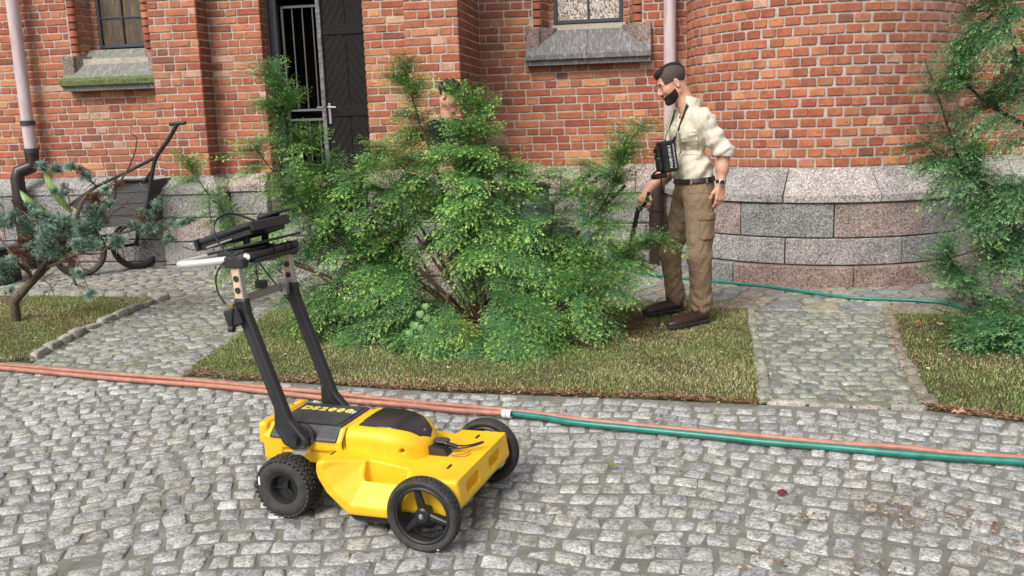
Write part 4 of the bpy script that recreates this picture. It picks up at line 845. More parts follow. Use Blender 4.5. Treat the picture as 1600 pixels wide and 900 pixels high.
# broad green leaves behind the juniper
bl = empty('broad_leaf_plant', tuple(gp(120, 440))); tag(bl, 'plant with two long upright green leaves behind the juniper', 'plant')
M['leaf'] = mat('smooth_green_leaf', (.16, .28, .05), .4); t = NT(M['leaf']); t.col(t.ramp(t.noise(14, 4, .6, v=t.pos((6, 2, .8))), [(.3, (.12, .22, .05)), (.7, (.27, .38, .12))]))
def blade(name, a, b, wd, parent, m, bow=.05):
    a, b = np.array(a), np.array(b); ax = b - a; s = np.cross(ax, [0, 1., 0]); s /= np.linalg.norm(s); V = []; N = 9
    for i in range(N):
        f = i / (N - 1); w_ = wd * (math.sin(math.pi * min(1, f * .85 + .12)) ** .8) * (1 if f < .97 else .08); c = a + ax * f + np.array([0, -bow, 0]) * math.sin(f * math.pi)
        V += [c - s * w_ + [0, -.012, 0], c + [0, .004, 0], c + s * w_ + [0, -.012, 0]]
    V = np.array(V); V2 = V + [0, .002, 0]; F = [(i * 3 + k, i * 3 + k + 1, i * 3 + k + 4, i * 3 + k + 3) for i in range(N - 1) for k in (0, 1)]; n = len(V); F2 = [tuple(j + n for j in f[::-1]) for f in F]
    return mk(name, np.concatenate([V, V2]), F + F2, m, parent, smooth=True)
blade('leaf', wp(112, 330, 6.45), wp(70, 263, 6.4), .035, bl, M['leaf']); blade('leaf', wp(80, 335, 6.45), wp(32, 297, 6.4), .035, bl, M['leaf'])
MB().tube([gp(118, 445), wp(100, 380, 6.5), wp(90, 330, 6.45)], [.015, .012, .01], 8).make('stem', M['leaf'], bl)
# climbing plant with heart-shaped leaves
cl = empty('climbing_plant', tuple(gp(668, 548))); tag(cl, 'climbing plant with pale heart-shaped leaves at the foot of the yew bush', 'plant')
M['heart'] = mat('heart_leaf', (.08, .20, .045), .45)
for x, y, s in ((665, 478, .04), (657, 490, .045), (668, 497, .045), (647, 508, .05), (640, 520, .045), (677, 503, .055), (657, 512, .045), (646, 528, .045), (662, 528, .035), (690, 507, .035)):
    c = wp(x, y, 5.38); s *= .78; o = [(0, -1), (.55, -.55), (.9, 0), (.75, .6), (.35, .75), (0, .5), (-.35, .75), (-.75, .6), (-.9, 0), (-.55, -.55)]; rt = R_(random.uniform(-40, 40)); V = [(0, -.006, 0)] + [((p * math.cos(rt) - q * math.sin(rt)) * s * .8, -.012 * abs(p) + q * .3 * s, (p * math.sin(rt) + q * math.cos(rt)) * s * .8) for p, q in o]
    mk('leaf', V, [(0, i + 1, (i + 1) % 10 + 1) for i in range(10)], M['heart'], cl, smooth=True, mx=Matrix.Translation(c))
MB().tube([gp(672, 550), wp(660, 520, 5.33), wp(668, 480, 5.33)], [.004, .003, .002], 6).make('stem', M['heart'], cl)
# ------------------------------------------------------------------ hoses, coupling, tap
M['hoseT'] = mat('terracotta_hose', (.42, .17, .11), .5); t = NT(M['hoseT']); t.col(t.ramp(t.noise(20, 4, .7), [(.3, (.30, .12, .08)), (.7, (.50, .22, .155))]))
M['hoseG'] = mat('teal_hose', (.01, .17, .13), .35); t = NT(M['hoseG']); t.col(t.ramp(t.noise(20, 4, .7), [(.3, (.012, .13, .10)), (.7, (.02, .24, .19))]))
M['white'] = mat('white_plastic', (.72, .72, .70), .4)
def smoothpath(P, n=6, lift=0):
    P = np.array(P, float); out = []
    for i in range(len(P) - 1):
        a, b, c, d = P[max(i - 1, 0)], P[i], P[i + 1], P[min(i + 2, len(P) - 1)]
        for k in range(n): t_ = k / n; out.append(.5 * (2 * b + (c - a) * t_ + (2 * a - 5 * b + 4 * c - d) * t_ ** 2 + (3 * b - a - 3 * c + d) * t_ ** 3))
    return out + [P[-1]]
def hose(name, px, r, m, label, cat='hose', z=None, group=None):
    P = [gp(x, y, (r + .012) if z is None else z) + [random.gauss(0, .004), random.gauss(0, .005), 0] for a_, b_ in zip(px[:-1], px[1:]) for x, y in (a_, ((a_[0] + b_[0]) / 2, (a_[1] + b_[1]) / 2))] + [gp(*px[-1], r + .012)]; o = MB().tube(smoothpath(P, 8), r, 14).make(name, m, smooth=True); return tag(o, label, cat, group)
hose('garden_hose', [(-420, 520), (-60, 561), (0, 569), (150, 583), (330, 597), (480, 611), (640, 628), (792, 641), (900, 655), (1060, 670), (1200, 683), (1400, 700), (1600, 716), (1720, 726), (2200, 772)], .0125, M['hoseT'], 'thin terracotta hose lying behind the green one all across the cobbles')
hose('garden_hose', [(-420, 526), (-60, 567), (0, 575), (150, 589), (330, 603), (480, 619), (640, 634), (786, 646)], .0135, M['hoseT'], 'nearer terracotta hose ending at the white coupling')
hose('garden_hose', [(798, 647), (900, 660), (1060, 676), (1200, 690), (1400, 708), (1600, 723), (1720, 734), (2200, 782)], .0145, M['hoseG'], 'thick teal green hose running right from the white coupling')
cA, cB = gp(782, 645.5, .03), gp(802, 647.5, .03); ax = _n(cB - cA); cp = empty('hose_coupling', tuple((cA + cB) / 2)); tag(cp, 'white plastic coupling joining the terracotta and green hoses', 'coupling')
MB().lathe([(-.022, .012), (-.022, .021), (-.002, .021), (-.002, .012)], (cA + cB) / 2, ax, 16).make('ring', M['white'], cp, smooth=True); MB().lathe([(.002, .012), (.002, .022), (.024, .022), (.024, .012)], (cA + cB) / 2, ax, 16).make('ring', M['white'], cp, smooth=True)
P = [(-.70, 8.83, .66), (-.695, 8.80, .58), (-.67, 8.78, .42), (-.62, 8.7, .2), (-.5, 8.55, .05)] + [tuple(gp(x, y, .026)) for x, y in ((960, 418), (985, 424), (1020, 429), (1075, 436), (1130, 441), (1190, 447), (1250, 455), (1300, 462), (1340, 466), (1400, 468), (1440, 470), (1480, 474), (1530, 488), (1600, 500), (1680, 510))]
o = MB().tube(smoothpath(P, 8), .0125, 14).make('garden_hose', M['hoseG'], smooth=True); tag(o, 'green hose hanging from the wall tap and lying round the foot of the turret', 'hose')
tp = empty('garden_tap', (-.70, 8.86, .73)); tag(tp, 'small wall tap with hose connector above the hanging green hose', 'tap')
M['brass'] = mat('brass', (.5, .38, .2), .35, .9)
MB().tube([(-.74, 8.89, .76), (-.72, 8.83, .77), (-.70, 8.82, .74), (-.70, 8.82, .71)], .009, 10).make('spout', M['brass'], tp, smooth=True); MB().lathe([(-.02, .010), (-.02, .017), (.01, .017), (.012, .010)], (-.70, 8.822, .70), (0, 0, 1), 14).make('connector', M['white'], tp); MB().lathe([(-.05, .013), (-.05, .022), (.02, .022), (.02, .013)], (-.70, 8.824, .655), (0, 0, 1), 14).make('sleeve', M['hoseG'], tp)
# ------------------------------------------------------------------ bin by the wall
M['binplastic'] = mat('blue_grey_plastic', (.10, .13, .17), .4); M['blackplastic'] = mat('black_plastic', (.018, .018, .019), .42)
bn = empty('waste_bin', (-1.15, 8.45, 0)); tag(bn, 'blue-grey bin with black rim standing by the wall behind the yew bush', 'bin')
MB().lathe([(0, .12), (0, .15), (.8, .19), (.8, .18), (.03, .14)], (-1.15, 8.45, 0), (0, 0, 1), 28).make('body', M['binplastic'], bn, smooth=True); MB().lathe([(.79, .18), (.79, .205), (.83, .205), (.845, .15), (.85, .0)], (-1.15, 8.45, 0), (0, 0, 1), 28).make('lid', M['blackplastic'], bn, smooth=True)
b2 = empty('waste_bin', (-6.45, 7.9, 0)); tag(b2, 'low dark crate-like bin at the left edge behind the juniper', 'bin')
MB().box((-6.75, 7.7, 0), (-6.25, 8.1, .34), bev=.02).make('body', M['blackplastic'], b2); MB().box((-6.77, 7.68, .345), (-6.23, 8.12, .38), bev=.01).make('lid', M['binplastic'], b2)
# ------------------------------------------------------------------ smooth solids from distance fields
def surf(f, lo, hi, h):
    lo, hi = np.array(lo, float), np.array(hi, float); n = np.ceil((hi - lo) / h).astype(int) + 1
    ax = [lo[i] + h * np.arange(n[i]) for i in range(3)]; X, Y, Z = np.meshgrid(*[a.astype(np.float32) for a in ax], indexing='ij')
    D = f(X, Y, Z).astype(np.float32); I = D < 0; c = np.zeros(tuple(n - 1), np.int8)
    for a in (0, 1):
        for b in (0, 1):
            for d in (0, 1): c += I[a:n[0] - 1 + a, b:n[1] - 1 + b, d:n[2] - 1 + d]
    act = (c > 0) & (c < 8); idx = -np.ones(act.shape, np.int64); ii = np.argwhere(act); idx[act] = np.arange(len(ii)); S = np.zeros((len(ii), 3)); N = np.zeros(len(ii))
    cor = [(a, b, d) for a in (0, 1) for b in (0, 1) for d in (0, 1)]; val = {k: D[ii[:, 0] + k[0], ii[:, 1] + k[1], ii[:, 2] + k[2]] for k in cor}
    for k in cor:
        for a in range(3):
            if k[a] == 0:
                k2 = list(k); k2[a] = 1; k2 = tuple(k2); d0, d1 = val[k], val[k2]; m = (d0 < 0) != (d1 < 0); t_ = np.where(m, d0 / np.where(m, d0 - d1, 1), 0)
                p = np.zeros((len(ii), 3)); p[:] = k; p[:, a] += t_; S[m] += p[m]; N[m] += 1
    V = lo + h * (ii + S / N[:, None]); F = []
    for a in range(3):
        sl0 = [slice(None)] * 3; sl1 = [slice(None)] * 3; sl0[a] = slice(0, -1); sl1[a] = slice(1, None); s0, s1 = I[tuple(sl0)], I[tuple(sl1)]; b, d = (a + 1) % 3, (a + 2) % 3
        e = np.argwhere(s0 != s1); e = e[(e[:, b] > 0) & (e[:, d] > 0) & (e[:, b] < n[b] - 1) & (e[:, d] < n[d] - 1)]; fl = s0[e[:, 0], e[:, 1], e[:, 2]]; q = []
        for (ob, od) in ((-1, -1), (0, -1), (0, 0), (-1, 0)): r = e.copy(); r[:, b] += ob; r[:, d] += od; q.append(idx[r[:, 0], r[:, 1], r[:, 2]])
        q = np.stack(q, 1); q[~fl] = q[~fl][:, ::-1]; F.append(q)
    return V, np.concatenate(F)
def smin(a, b, k): h = np.clip(.5 + .5 * (b - a) / k, 0, 1); return b + (a - b) * h - k * h * (1 - h)
def smax(a, b, k): return -smin(-a, -b, k)
def U(k, *ds):
    r = ds[0]
    for d in ds[1:]: r = smin(r, d, k)
    return r
def cap(P, a, b, ra, rb, sc=(1, 1, 1)):
    X, Y, Z = P; a = np.array(a, float); b = np.array(b, float); s = np.array(sc, float); u = (b - a) / s; L = u.dot(u) + 1e-9; px, py, pz = (X - a[0]) / s[0], (Y - a[1]) / s[1], (Z - a[2]) / s[2]
    h = np.clip((px * u[0] + py * u[1] + pz * u[2]) / L, 0, 1); return (np.sqrt((px - h * u[0]) ** 2 + (py - h * u[1]) ** 2 + (pz - h * u[2]) ** 2) - (ra + (rb - ra) * h)) * min(s)
def ell(P, c, r, R=None):
    X, Y, Z = P[0] - c[0], P[1] - c[1], P[2] - c[2]
    if R is not None: X, Y, Z = X * R[0][0] + Y * R[1][0] + Z * R[2][0], X * R[0][1] + Y * R[1][1] + Z * R[2][1], X * R[0][2] + Y * R[1][2] + Z * R[2][2]
    k0 = np.sqrt((X / r[0]) ** 2 + (Y / r[1]) ** 2 + (Z / r[2]) ** 2); k1 = np.sqrt((X / r[0] ** 2) ** 2 + (Y / r[1] ** 2) ** 2 + (Z / r[2] ** 2) ** 2) + 1e-6; return k0 * (k0 - 1) / k1
def bx(P, c, h, r=0.0, R=None):
    X, Y, Z = P[0] - c[0], P[1] - c[1], P[2] - c[2]
    if R is not None: X, Y, Z = X * R[0][0] + Y * R[1][0] + Z * R[2][0], X * R[0][1] + Y * R[1][1] + Z * R[2][1], X * R[0][2] + Y * R[1][2] + Z * R[2][2]
    qx, qy, qz = abs(X) - h[0] + r, abs(Y) - h[1] + r, abs(Z) - h[2] + r
    return np.sqrt(np.maximum(qx, 0) ** 2 + np.maximum(qy, 0) ** 2 + np.maximum(qz, 0) ** 2) + np.minimum(np.maximum(qx, np.maximum(qy, qz)), 0) - r
def poly2(x, y, pts):
    """signed distance to a polygon in the plane"""
    d = np.full(x.shape, 1e9, np.float32); s = np.ones(x.shape, np.float32); n = len(pts)
    for i in range(n):
        (ax_, ay), (bx_, by) = pts[i], pts[i - 1]; ex, ey = bx_ - ax_, by - ay; wx, wy = x - ax_, y - ay; t_ = np.clip((wx * ex + wy * ey) / (ex * ex + ey * ey), 0, 1); d = np.minimum(d, (wx - ex * t_) ** 2 + (wy - ey * t_) ** 2)
        c1, c2, c3 = y >= ay, y < by, ex * wy > ey * wx; s = np.where((c1 & c2 & c3) | (~c1 & ~c2 & ~c3), -s, s)
    return s * np.sqrt(d)
def plane(P, n, d): n = _n(n); return P[0] * n[0] + P[1] * n[1] + P[2] * n[2] - d
def wav(P, v, f, ph=0.0): return np.sin((P[0] * v[0] + P[1] * v[1] + P[2] * v[2]) * f + ph)
def solid(name, f, lo, hi, h, m, parent, attr=None, mx=None):
    V, F = surf(lambda X, Y, Z: f((X, Y, Z)), lo, hi, h)
    o = mk(name, V, F, m, parent, smooth=True, mx=mx); return o

# ------------------------------------------------------------------ the survey cart (ground radar on four wheels)
ANG = R_(-10.0); GO = (-.722, 3.117, 0)
cart = empty('survey_cart', GO, ANG); tag(cart, 'yellow and black ground radar survey cart with push handle on the cobbles', 'survey cart'); CM = WM['survey_cart']
def gk(o): return o
M['yellow'] = mat('yellow_moulded_plastic', (.82, .50, .012), .38); t = NT(M['yellow']); c = t.ramp(t.noise(6, 5, .7), [(.3, (.76, .42, .008)), (.7, (.86, .53, .018))]); c = t.mix(t.mr(t.noise(55, 5, .8), .62, .78, 0, .35), c, (.35, .20, .03)); c = t.mix(t.mr(t.noise(16, 5, .8), .58, .80, 0, .45), c, (.40, .27, .08)); c = t.mix(t.mr(t.noise(30, 6, .85, v=t.pos((1, 4, 1)), dist=2), .66, .72, 0, .55), c, (.30, .20, .07)); t.col(c)
t.l(t.mr(t.noise(20, 4, .7), .3, .7, .3, .55), t.b.inputs['Roughness']); t.bump(t.noise(220, 2, .5), .12, .003)
M['bpl'] = mat('black_textured_plastic', (.022, .022, .024), .42); t = NT(M['bpl']); t.bump(t.noise(260, 2), .15, .003); t.l(t.mr(t.noise(18, 4, .7), .3, .7, .34, .52), t.b.inputs['Roughness'])
M['lidgrey'] = mat('dark_grey_lid_plastic', (.040, .042, .048), .45); t = NT(M['lidgrey']); t.bump(t.noise(240, 2), .15, .003); t.col(t.ramp(t.noise(25, 5, .8), [(.4, (.036, .038, .044)), (.75, (.075, .075, .075))]))
M['tyre'] = mat('dusty_tyre_rubber', (.028, .027, .026), .78); t = NT(M['tyre']); t.col(t.ramp(t.noise(30, 5, .75), [(.35, (.020, .020, .020)), (.7, (.055, .052, .047))])); t.bump(t.noise(160, 3), .3, .004)
M['gloss'] = mat('glossy_dark_window', (.022, .020, .022), .22, spec=.5)
M['rim'] = mat('black_rim', (.016, .016, .018), .32)
M['alu'] = mat('aluminium', (.55, .55, .54), .38, .85)
M['gatealu'] = mat('dull_metal', (.30, .30, .30), .5, .6)
M['ply'] = mat('pale_plywood', (.62, .45, .30), .6); t = NT(M['ply']); t.col(t.ramp(t.noise(20, 5, .7, v=t.pos((6, 6, 1))), [(.35, (.52, .36, .23)), (.7, (.70, .54, .38))]))
M['txty'] = mat('yellow_letter_paint', (.80, .68, .16), .5); M['txtw'] = mat('white_letter_paint', (.75, .75, .73), .5)
def sh(o): return o
# chassis shell
side = [(.104, .236), (.118, .145), (.10, .120), (.02, .082), (-.312, .076), (-.395, .150), (-.442, .228), (-.436, .262), (-.405, .272), (-.10, .232)]
open_side = [(2, .076), (-.312, .076), (-.395, .150), (-.442, .228), (-.442, 2), (2, 2)]
plan = [(.125, .262), (-.185, .262), (-.30, .150), (-.72, .130), (-.72, -.130), (-.435, -.145), (-.448, -.262), (-.425, -.287), (-.145, -.287), (-.12, -.262), (.125, -.262)]
def f_ch(P):
    X, Y, Z = P; a = poly2(X, Z, side); b = poly2(X, Y, plan); d = smax(a, b, .018)
    g = np.maximum(-poly2(X, Z, open_side) - .036, 0); lim = .288 - .70 * g; R = smax((lim - abs(Y)) * .8, X + .085, .02); R = smax(R, .05 - Z, .01); d = smax(d, -R, .004)      # dished flank inside a raised outer band
    # pocket
    pk_ = bx(P, (-.190, -.2065, .225), (.080, .0225, .066), .012); d = smax(d, -pk_, .005)
    rim_ = abs(bx(P, (-.195, -.215, .215), (.100, .068, .30), .03)) - .0; 
    # front face hand holds and top slots
    for v in (-.125, .10): d = smax(d, -bx(P, (.13, v, .185), (.05, .062, .019), .012), .005)
    return d
solid('chassis_shell', f_ch, (-.76, -.30, .05), (.15, .29, .30), .0045, M['yellow'], cart, mx=CM)
def f_skid(P): X, Y, Z = P; return smax(poly2(X, Z, [(.06, .10), (.0, .048), (-.30, .046), (-.40, .13), (-.40, .14), (.05, .14)]), abs(Y) - .262, .01)
for (u, v, z, rz) in ((.013, .179, .2362, 0), (.025, -.136, .2362, 0), (-.405, -.200, .2715, 12)): MB().box((u - .0048, v - .019, z - .004), (u + .0048, v + .019, z + .0012), bev=.001).make('slot', M['bpl'], cart, mx=CM)
solid('skid_plate', f_skid, (-.45, -.29, .02), (.09, .29, .17), .009, M['bpl'], cart, mx=CM)
# battery box under the lid
def f_bat(P):
    X, Y, Z = P; prof = poly2(Y, Z, [(-.150, .20), (-.158, .296), (-.118, .336), (.118, .336), (.15, .29), (.15, .20)]); d = smax(prof, smax(X + .392, -(X + .735), .01), .014)
    d = smax(d, -bx(P, (-.50, -.165, .225), (.15, .02, .028), .01), .006); d = smax(d, -bx(P, (-.415, -.165, .24), (.022, .03, .02), .004), .003); return d
solid('battery_housing', f_bat, (-.76, -.18, .18), (-.37, .17, .36), .0055, M['yellow'], cart, mx=CM)
def f_lid(P):
    X, Y, Z = P; prof = poly2(Y, Z, [(-.166, .292), (-.160, .304), (-.112, .345), (.112, .345), (.158, .300), (.158, .29)]); return smax(prof, smax(X + .412, -(X + .70), .008), .008)
lid = solid('battery_lid', f_lid, (-.72, -.18, .28), (-.39, .175, .36), .005, M['lidgrey'], cart, mx=CM)
for (u0, u1, v, z) in ((-.69, -.425, -.1135, .3435),): MB().box((u0, v - .0025, z - .002), (u1, v + .0025, z + .003)).make('lid_rib', M['bpl'], lid, mx=CM)
MB().box((-.432, -.10, .3445), (-.424, .105, .3475)).make('lid_rib', M['bpl'], lid, mx=CM)
# dome
def dplan(X, Y, g=0.0):
    u = (X + .235); e = np.sqrt((np.maximum(u, 0) / (.148 - g)) ** 2 + (Y / (.145 - g)) ** 2) - 1; return np.where(u > 0, e * .12, np.maximum(abs(Y) - (.145 - g), 0 * X - 1) )
def dtop(X, Y): return .352 - .9 * np.maximum(X + .26, 0) ** 2 * 2.1 - .55 * Y ** 2
def f_dome(P):
    X, Y, Z = P; d = smax(dplan(X, Y), (Z - dtop(X, Y)) * .95, .042); d = smax(d, -(X + .386), .01); d = smax(d, .18 - Z, .01); d = smax(d, -cap(P, (-.165, -.2, .272), (-.165, -.10, .272), .0085, .0085), .002); return d
dome = solid('electronics_cover', f_dome, (-.40, -.18, .17), (-.06, .18, .37), .0055, M['yellow'], cart, mx=CM)
def f_win(P):
    X, Y, Z = P; a = poly2(X, Y, [(-.345, -.098), (-.345, .105), (-.26, .108), (-.17, .085), (-.115, .035), (-.103, -.01), (-.125, -.055), (-.20, -.088), (-.27, -.10)]) - .004; return smax(a, smax(f_dome(P) - .0035, -(f_dome(P) + .006), .002), .003)
win = solid('display_window', f_win, (-.37, -.13, .25), (-.08, .13, .37), .0045, M['gloss'], cart, mx=CM)
MB().lathe([(0, .0001), (0, .010), (.004, .009), (.005, .0001)], (-.128, -.01, dtop(-.128, -.01) - .003), (0, 0, 1), 16).make('window_knob', M['alu'], win, mx=CM, smooth=True)
# rear lug and bumper
def f_lug(P): X, Y, Z = P; d = bx(P, (-.735, .0, .30), (.022, .15, .045), .015); return smax(d, -bx(P, (-.74, .085, .34), (.009, .02, .04), .004), .004)
solid('rear_bumper', f_lug, (-.78, -.17, .24), (-.69, .17, .36), .006, M['yellow'], cart, mx=CM)
# lettering on the lid
def text(name, s, size, m, parent, mx, ext=.0006, sx=1.0, bold=.0):
    cu = bpy.data.curves.new(name, 'FONT'); cu.body = s; cu.size = size; cu.extrude = ext; cu.offset = bold; cu.align_x = 'CENTER'; cu.align_y = 'CENTER'; cu.resolution_u = 3
    tmp = bpy.data.objects.new(name, cu); COL.objects.link(tmp); dg = bpy.context.evaluated_depsgraph_get(); me = bpy.data.meshes.new_from_object(tmp.evaluated_get(dg)); bpy.data.objects.remove(tmp)
    me.materials.clear(); me.materials.append(m); o = bpy.data.objects.new(name, me); return link(o, parent, mx @ Matrix.Diagonal((sx, 1, 1, 1)))
for i, ch in enumerate('DS2000'):
    text('letter', ch, .050, M['txty'], lid, CM @ Matrix.Translation((-.652 + i * .0368, .045, .3465)), sx=1.08, bold=.0034)
ring = MB(); ring.lathe([(0, .011), (.0012, .011), (.0012, .014), (0, .014)], (-.447, .037, .3455), (0, 0, 1), 24); ring.make('emblem', M['txtw'], lid, mx=CM); text('emblem_letter', 'e', .022, M['txtw'], lid, CM @ Matrix.Translation((-.446, .038, .3465)), bold=.0008)
# wheels
def wheel_front(s):
    w_ = empty('front_wheel', (0, 0, 0), parent=cart); WM[w_.name] = CM; w_.matrix_basis = CM; w_.matrix_parent_inverse = CM.inverted(); c = (0, s * .312, .131)
    tr = MB(); pr = [(-.021, .104), (-.027, .110), (-.030, .120), (-.026, .1275), (-.012, .1305), (.012, .1305), (.026, .1275), (.030, .120), (.027, .110), (.021, .104)]; tr.lathe(pr, c, (0, 1, 0), 64, closed=True); ty = tr.make('tyre', M['tyre'], w_, smooth=True, mx=CM)
    for row in (-1, 0, 1):
        lg = MB()
        for k in range(44):
            a = 2 * math.pi * (k + .5 * (row == 0)) / 44; R = rotm('Y', math.degrees(a)); p = R @ np.array([0, 0, .1305 if row == 0 else .1275]); lg.box((-.0062, -.0065, -.003), (.0062, .0065, .003), R @ rotm('X', 22 * -row), (0, 0, 0)); lg.V[-1] += p + np.array(c) + [0, row * .019, 0]
        lg.make('tread_blocks', M['tyre'], ty, mx=CM, kind='stuff')
    rm = MB(); rm.lathe([(-.020, .104), (-.023, .098), (-.020, .092), (-.008, .089), (.008, .089), (.020, .092), (.023, .098), (.020, .104)], c, (0, 1, 0), 48, closed=True); rm_ = rm.make('rim', M['rim'], w_, smooth=True, mx=CM)
    for k in range(3):
        a0 = 105 + 120 * k; sp = MB(); R = rotm('Y', a0); sp.box((-.0085, -.012, .014), (.0085, .012, .091), bev=.004); sp.V[0] = sp.V[0] * [1, 1, 1]; V = sp.V[0]; V[:, 0] *= 1 + (.09 - V[:, 2]) * 9; sp.V[0] = V @ np.array(R).T + c; sp.make('spoke', M['rim'], w_, mx=CM)
        r2 = MB(); r2.box((-.0025, s * .009, .02), (.0025, s * .014, .088)); r2.V[0] = r2.V[0] @ np.array(R).T + c; r2.make('spoke_rib', M['rim'], w_, mx=CM)
    MB().lathe([(-.024, .001), (-.024, .022), (-.018, .028), (.018, .028), (.024, .022), (.024, .001)], c, (0, 1, 0), 28).make('hub', M['rim'], w_, smooth=True, mx=CM); MB().lathe([(.022, .011), (.024, .011), (.024, .007), (.030, .006), (.031, .001)], c, (0, s, 0), 16).make('axle_bolt', M['alu'], w_, mx=CM)
    return w_
def wheel_rear(s):
    w_ = empty('rear_wheel', (0, 0, 0), parent=cart); WM[w_.name] = CM; w_.matrix_basis = CM; w_.matrix_parent_inverse = CM.inverted(); c = (-.618, s * .170, .118)
    pr = [(-.045, .058), (-.056, .070), (-.060, .088), (-.055, .104), (-.042, .1135), (.042, .1135), (.055, .104), (.060, .088), (.056, .070), (.045, .058)]; tr = MB(); tr.lathe(pr, c, (0, 1, 0), 64, closed=True); ty = tr.make('tyre', M['tyre'], w_, smooth=True, mx=CM)
    lg = MB()
    for row, (yy, rad, tilt, sz) in enumerate(((-.050, .1065, -38, (.0075, .010)), (-.030, .1135, -8, (.0065, .013)), (-.010, .1155, 0, (.0060, .0105)), (.010, .1155, 0, (.0060, .0105)), (.030, .1135, 8, (.0065, .013)), (.050, .1065, 38, (.0075, .010)))):
        for k in range(36):
            a = 2 * math.pi * (k + .5 * (row % 2)) / 36; R = rotm('Y', math.degrees(a)); T = R @ rotm('X', tilt) @ rotm('Z', 28 if row % 2 else -28); lg.box((-sz[0], -sz[1], -.004), (sz[0], sz[1], .004), T, (0, 0, 0), bev=.0015); lg.V[-1] += R @ np.array([0, 0, rad]) + np.array(c) + [0, yy, 0]
    lg.make('tread_blocks', M['tyre'], ty, mx=CM, kind='stuff')
    rm = MB(); o_ = s * .050; rm.lathe([(o_, .060), (o_, .053), (o_ - s * .012, .046), (o_ - s * .030, .044), (o_ - s * .034, .001)], c, (0, 1, 0), 36); rm.lathe([(-o_, .060), (-o_, .001)], c, (0, 1, 0), 24); rm.make('rim', M['rim'], w_, smooth=True, mx=CM)
    for k in range(3):
        R = rotm('Y', 120 * k + 20); q = MB(); q.box((-.005, s * .018, .004), (.005, s * .030, .045), bev=.002); q.V[0] = q.V[0] @ np.array(R).T + c; q.make('rim_spoke', M['rim'], w_, mx=CM)
    MB().lathe([(.016, .001), (.016, .013), (.034, .012), (.036, .001)], c, (0, s, 0), 18).make('hub', M['rim'], w_, smooth=True, mx=CM)
    if s < 0: MB().box((-.618 - .097, s * .229 - .0015, .128), (-.618 - .090, s * .229 + .004, .158)).make('side_mark', M['txtw'], w_, mx=CM)
    return w_
for s in (-1, 1): wheel_front(s); wheel_rear(s)
MB().tube([(0, -.30, .131), (0, .30, .131)], .010, 12).make('front_axle', M['rim'], cart, mx=CM); MB().tube([(-.618, -.16, .118), (-.618, .16, .118)], .010, 12).make('rear_axle', M['rim'], cart, mx=CM)
# handle arms
def arm(v0, v1, low):
    """flat tapered arm in the u-z plane"""
    P = [(-.560, .262), (-.520, .280), (-.512, .310), (-.578, .385), (-.716, .775), (-.724, .832), (-.774, .832), (-.766, .775), (-.640, .420), (-.645, .345), (-.610, .285)] if low else [(-.575, .34), (-.545, .36), (-.565, .40), (-.712, .775), (-.722, .832), (-.778, .832), (-.768, .775), (-.635, .40), (-.62, .35)]
    def f(P3): X, Y, Z = P3; d = smax(poly2(X, Z, P) , abs(Y - (v0 + v1) / 2) - abs(v1 - v0) / 2, .008); g = poly2(X, Z, P) + .016; return smax(d, -smax(g, -(abs(Y - (v0 + v1) / 2) - abs(v1 - v0) / 2 + .004), .003), .003)
    return solid('handle_arm', f, (-.80, min(v0, v1) - .01, .25), (-.50, max(v0, v1) + .01, .85), .005, M['bpl'], cart, mx=CM)
a1 = arm(-.205, -.168, True); a2 = arm(.130, .165, True)
MB().tube([(-.560 + 0, -.206, .31), (-.560, -.226, .31)], .020, 20).make('pivot_knob', M['bpl'], a1, mx=CM, smooth=True)
MB().lathe([(0, .046), (.010, .046), (.012, .040), (.012, .03)], (-.545, -.160, .315), (0, -1, 0), 28).make('pivot_disc', M['bpl'], a1, mx=CM, smooth=True)
MB().box((-.56, -.225, .262), (-.505, -.19, .276)).make('latch_plate', M['alu'], a1, mx=CM)
for v, a in ((-.187, a1), (.148, a2)):
    pw = empty('arm_extension', (0, 0, 0), parent=cart); WM[pw.name] = CM; pw.matrix_basis = CM; pw.matrix_parent_inverse = CM.inverted()
    V = [(-.768, v - .006, .80), (-.732, v - .006, .80), (-.746, v - .006, .958), (-.780, v - .006, .958)]; V += [(p[0], p[1] + .012, p[2]) for p in V]
    mk('plywood_panel', V, [(0, 1, 2, 3), (7, 6, 5, 4), (0, 4, 5, 1), (1, 5, 6, 2), (2, 6, 7, 3), (3, 7, 4, 0)], M['ply'], pw, mx=CM)
    MB().box((-.734, v - .012, .80), (-.727, v + .012, .962), np.array(rotm('Y', -5.0)), (-.73, v, .80)).make('metal_edge', M['alu'], pw, mx=CM)
    for z in (.862, .905): MB().lathe([(0, .0001), (0, .0115), (.003, .0115), (.003, .0001)], (-.752 - (z - .8) * .08, v - .006, z), (0, -1, 0), 16).make('panel_hole', M['bpl'], pw, mx=CM)
    MB().box((-.80, v - .018, .945), (-.715, v + .018, .985), bev=.005).make('top_bracket', M['bpl'], pw, mx=CM)
MB().box((-.775, -.165, .806), (-.765, .128, .836), bev=.002).make('cross_plate', M['gatealu'], cart, mx=CM); MB().box((-.79, .10, .79), (-.745, .125, .85)).make('cross_bracket', M['alu'], cart, mx=CM)
MB().tube([(-.768, -.03, .842), (-.768, -.03, .868)], .024, 18).make('clamp_knob', M['bpl'], cart, mx=CM, smooth=True)
MB().box((-.80, -.232, .73), (-.735, -.206, .80), rotm('Y', -18), bev=.008).make('cable_box', M['bpl'], cart, mx=CM); MB().box((-.782, -.225, .80), (-.762, -.21, .818), bev=.002).make('cable_plug', M['brass'], cart, mx=CM)
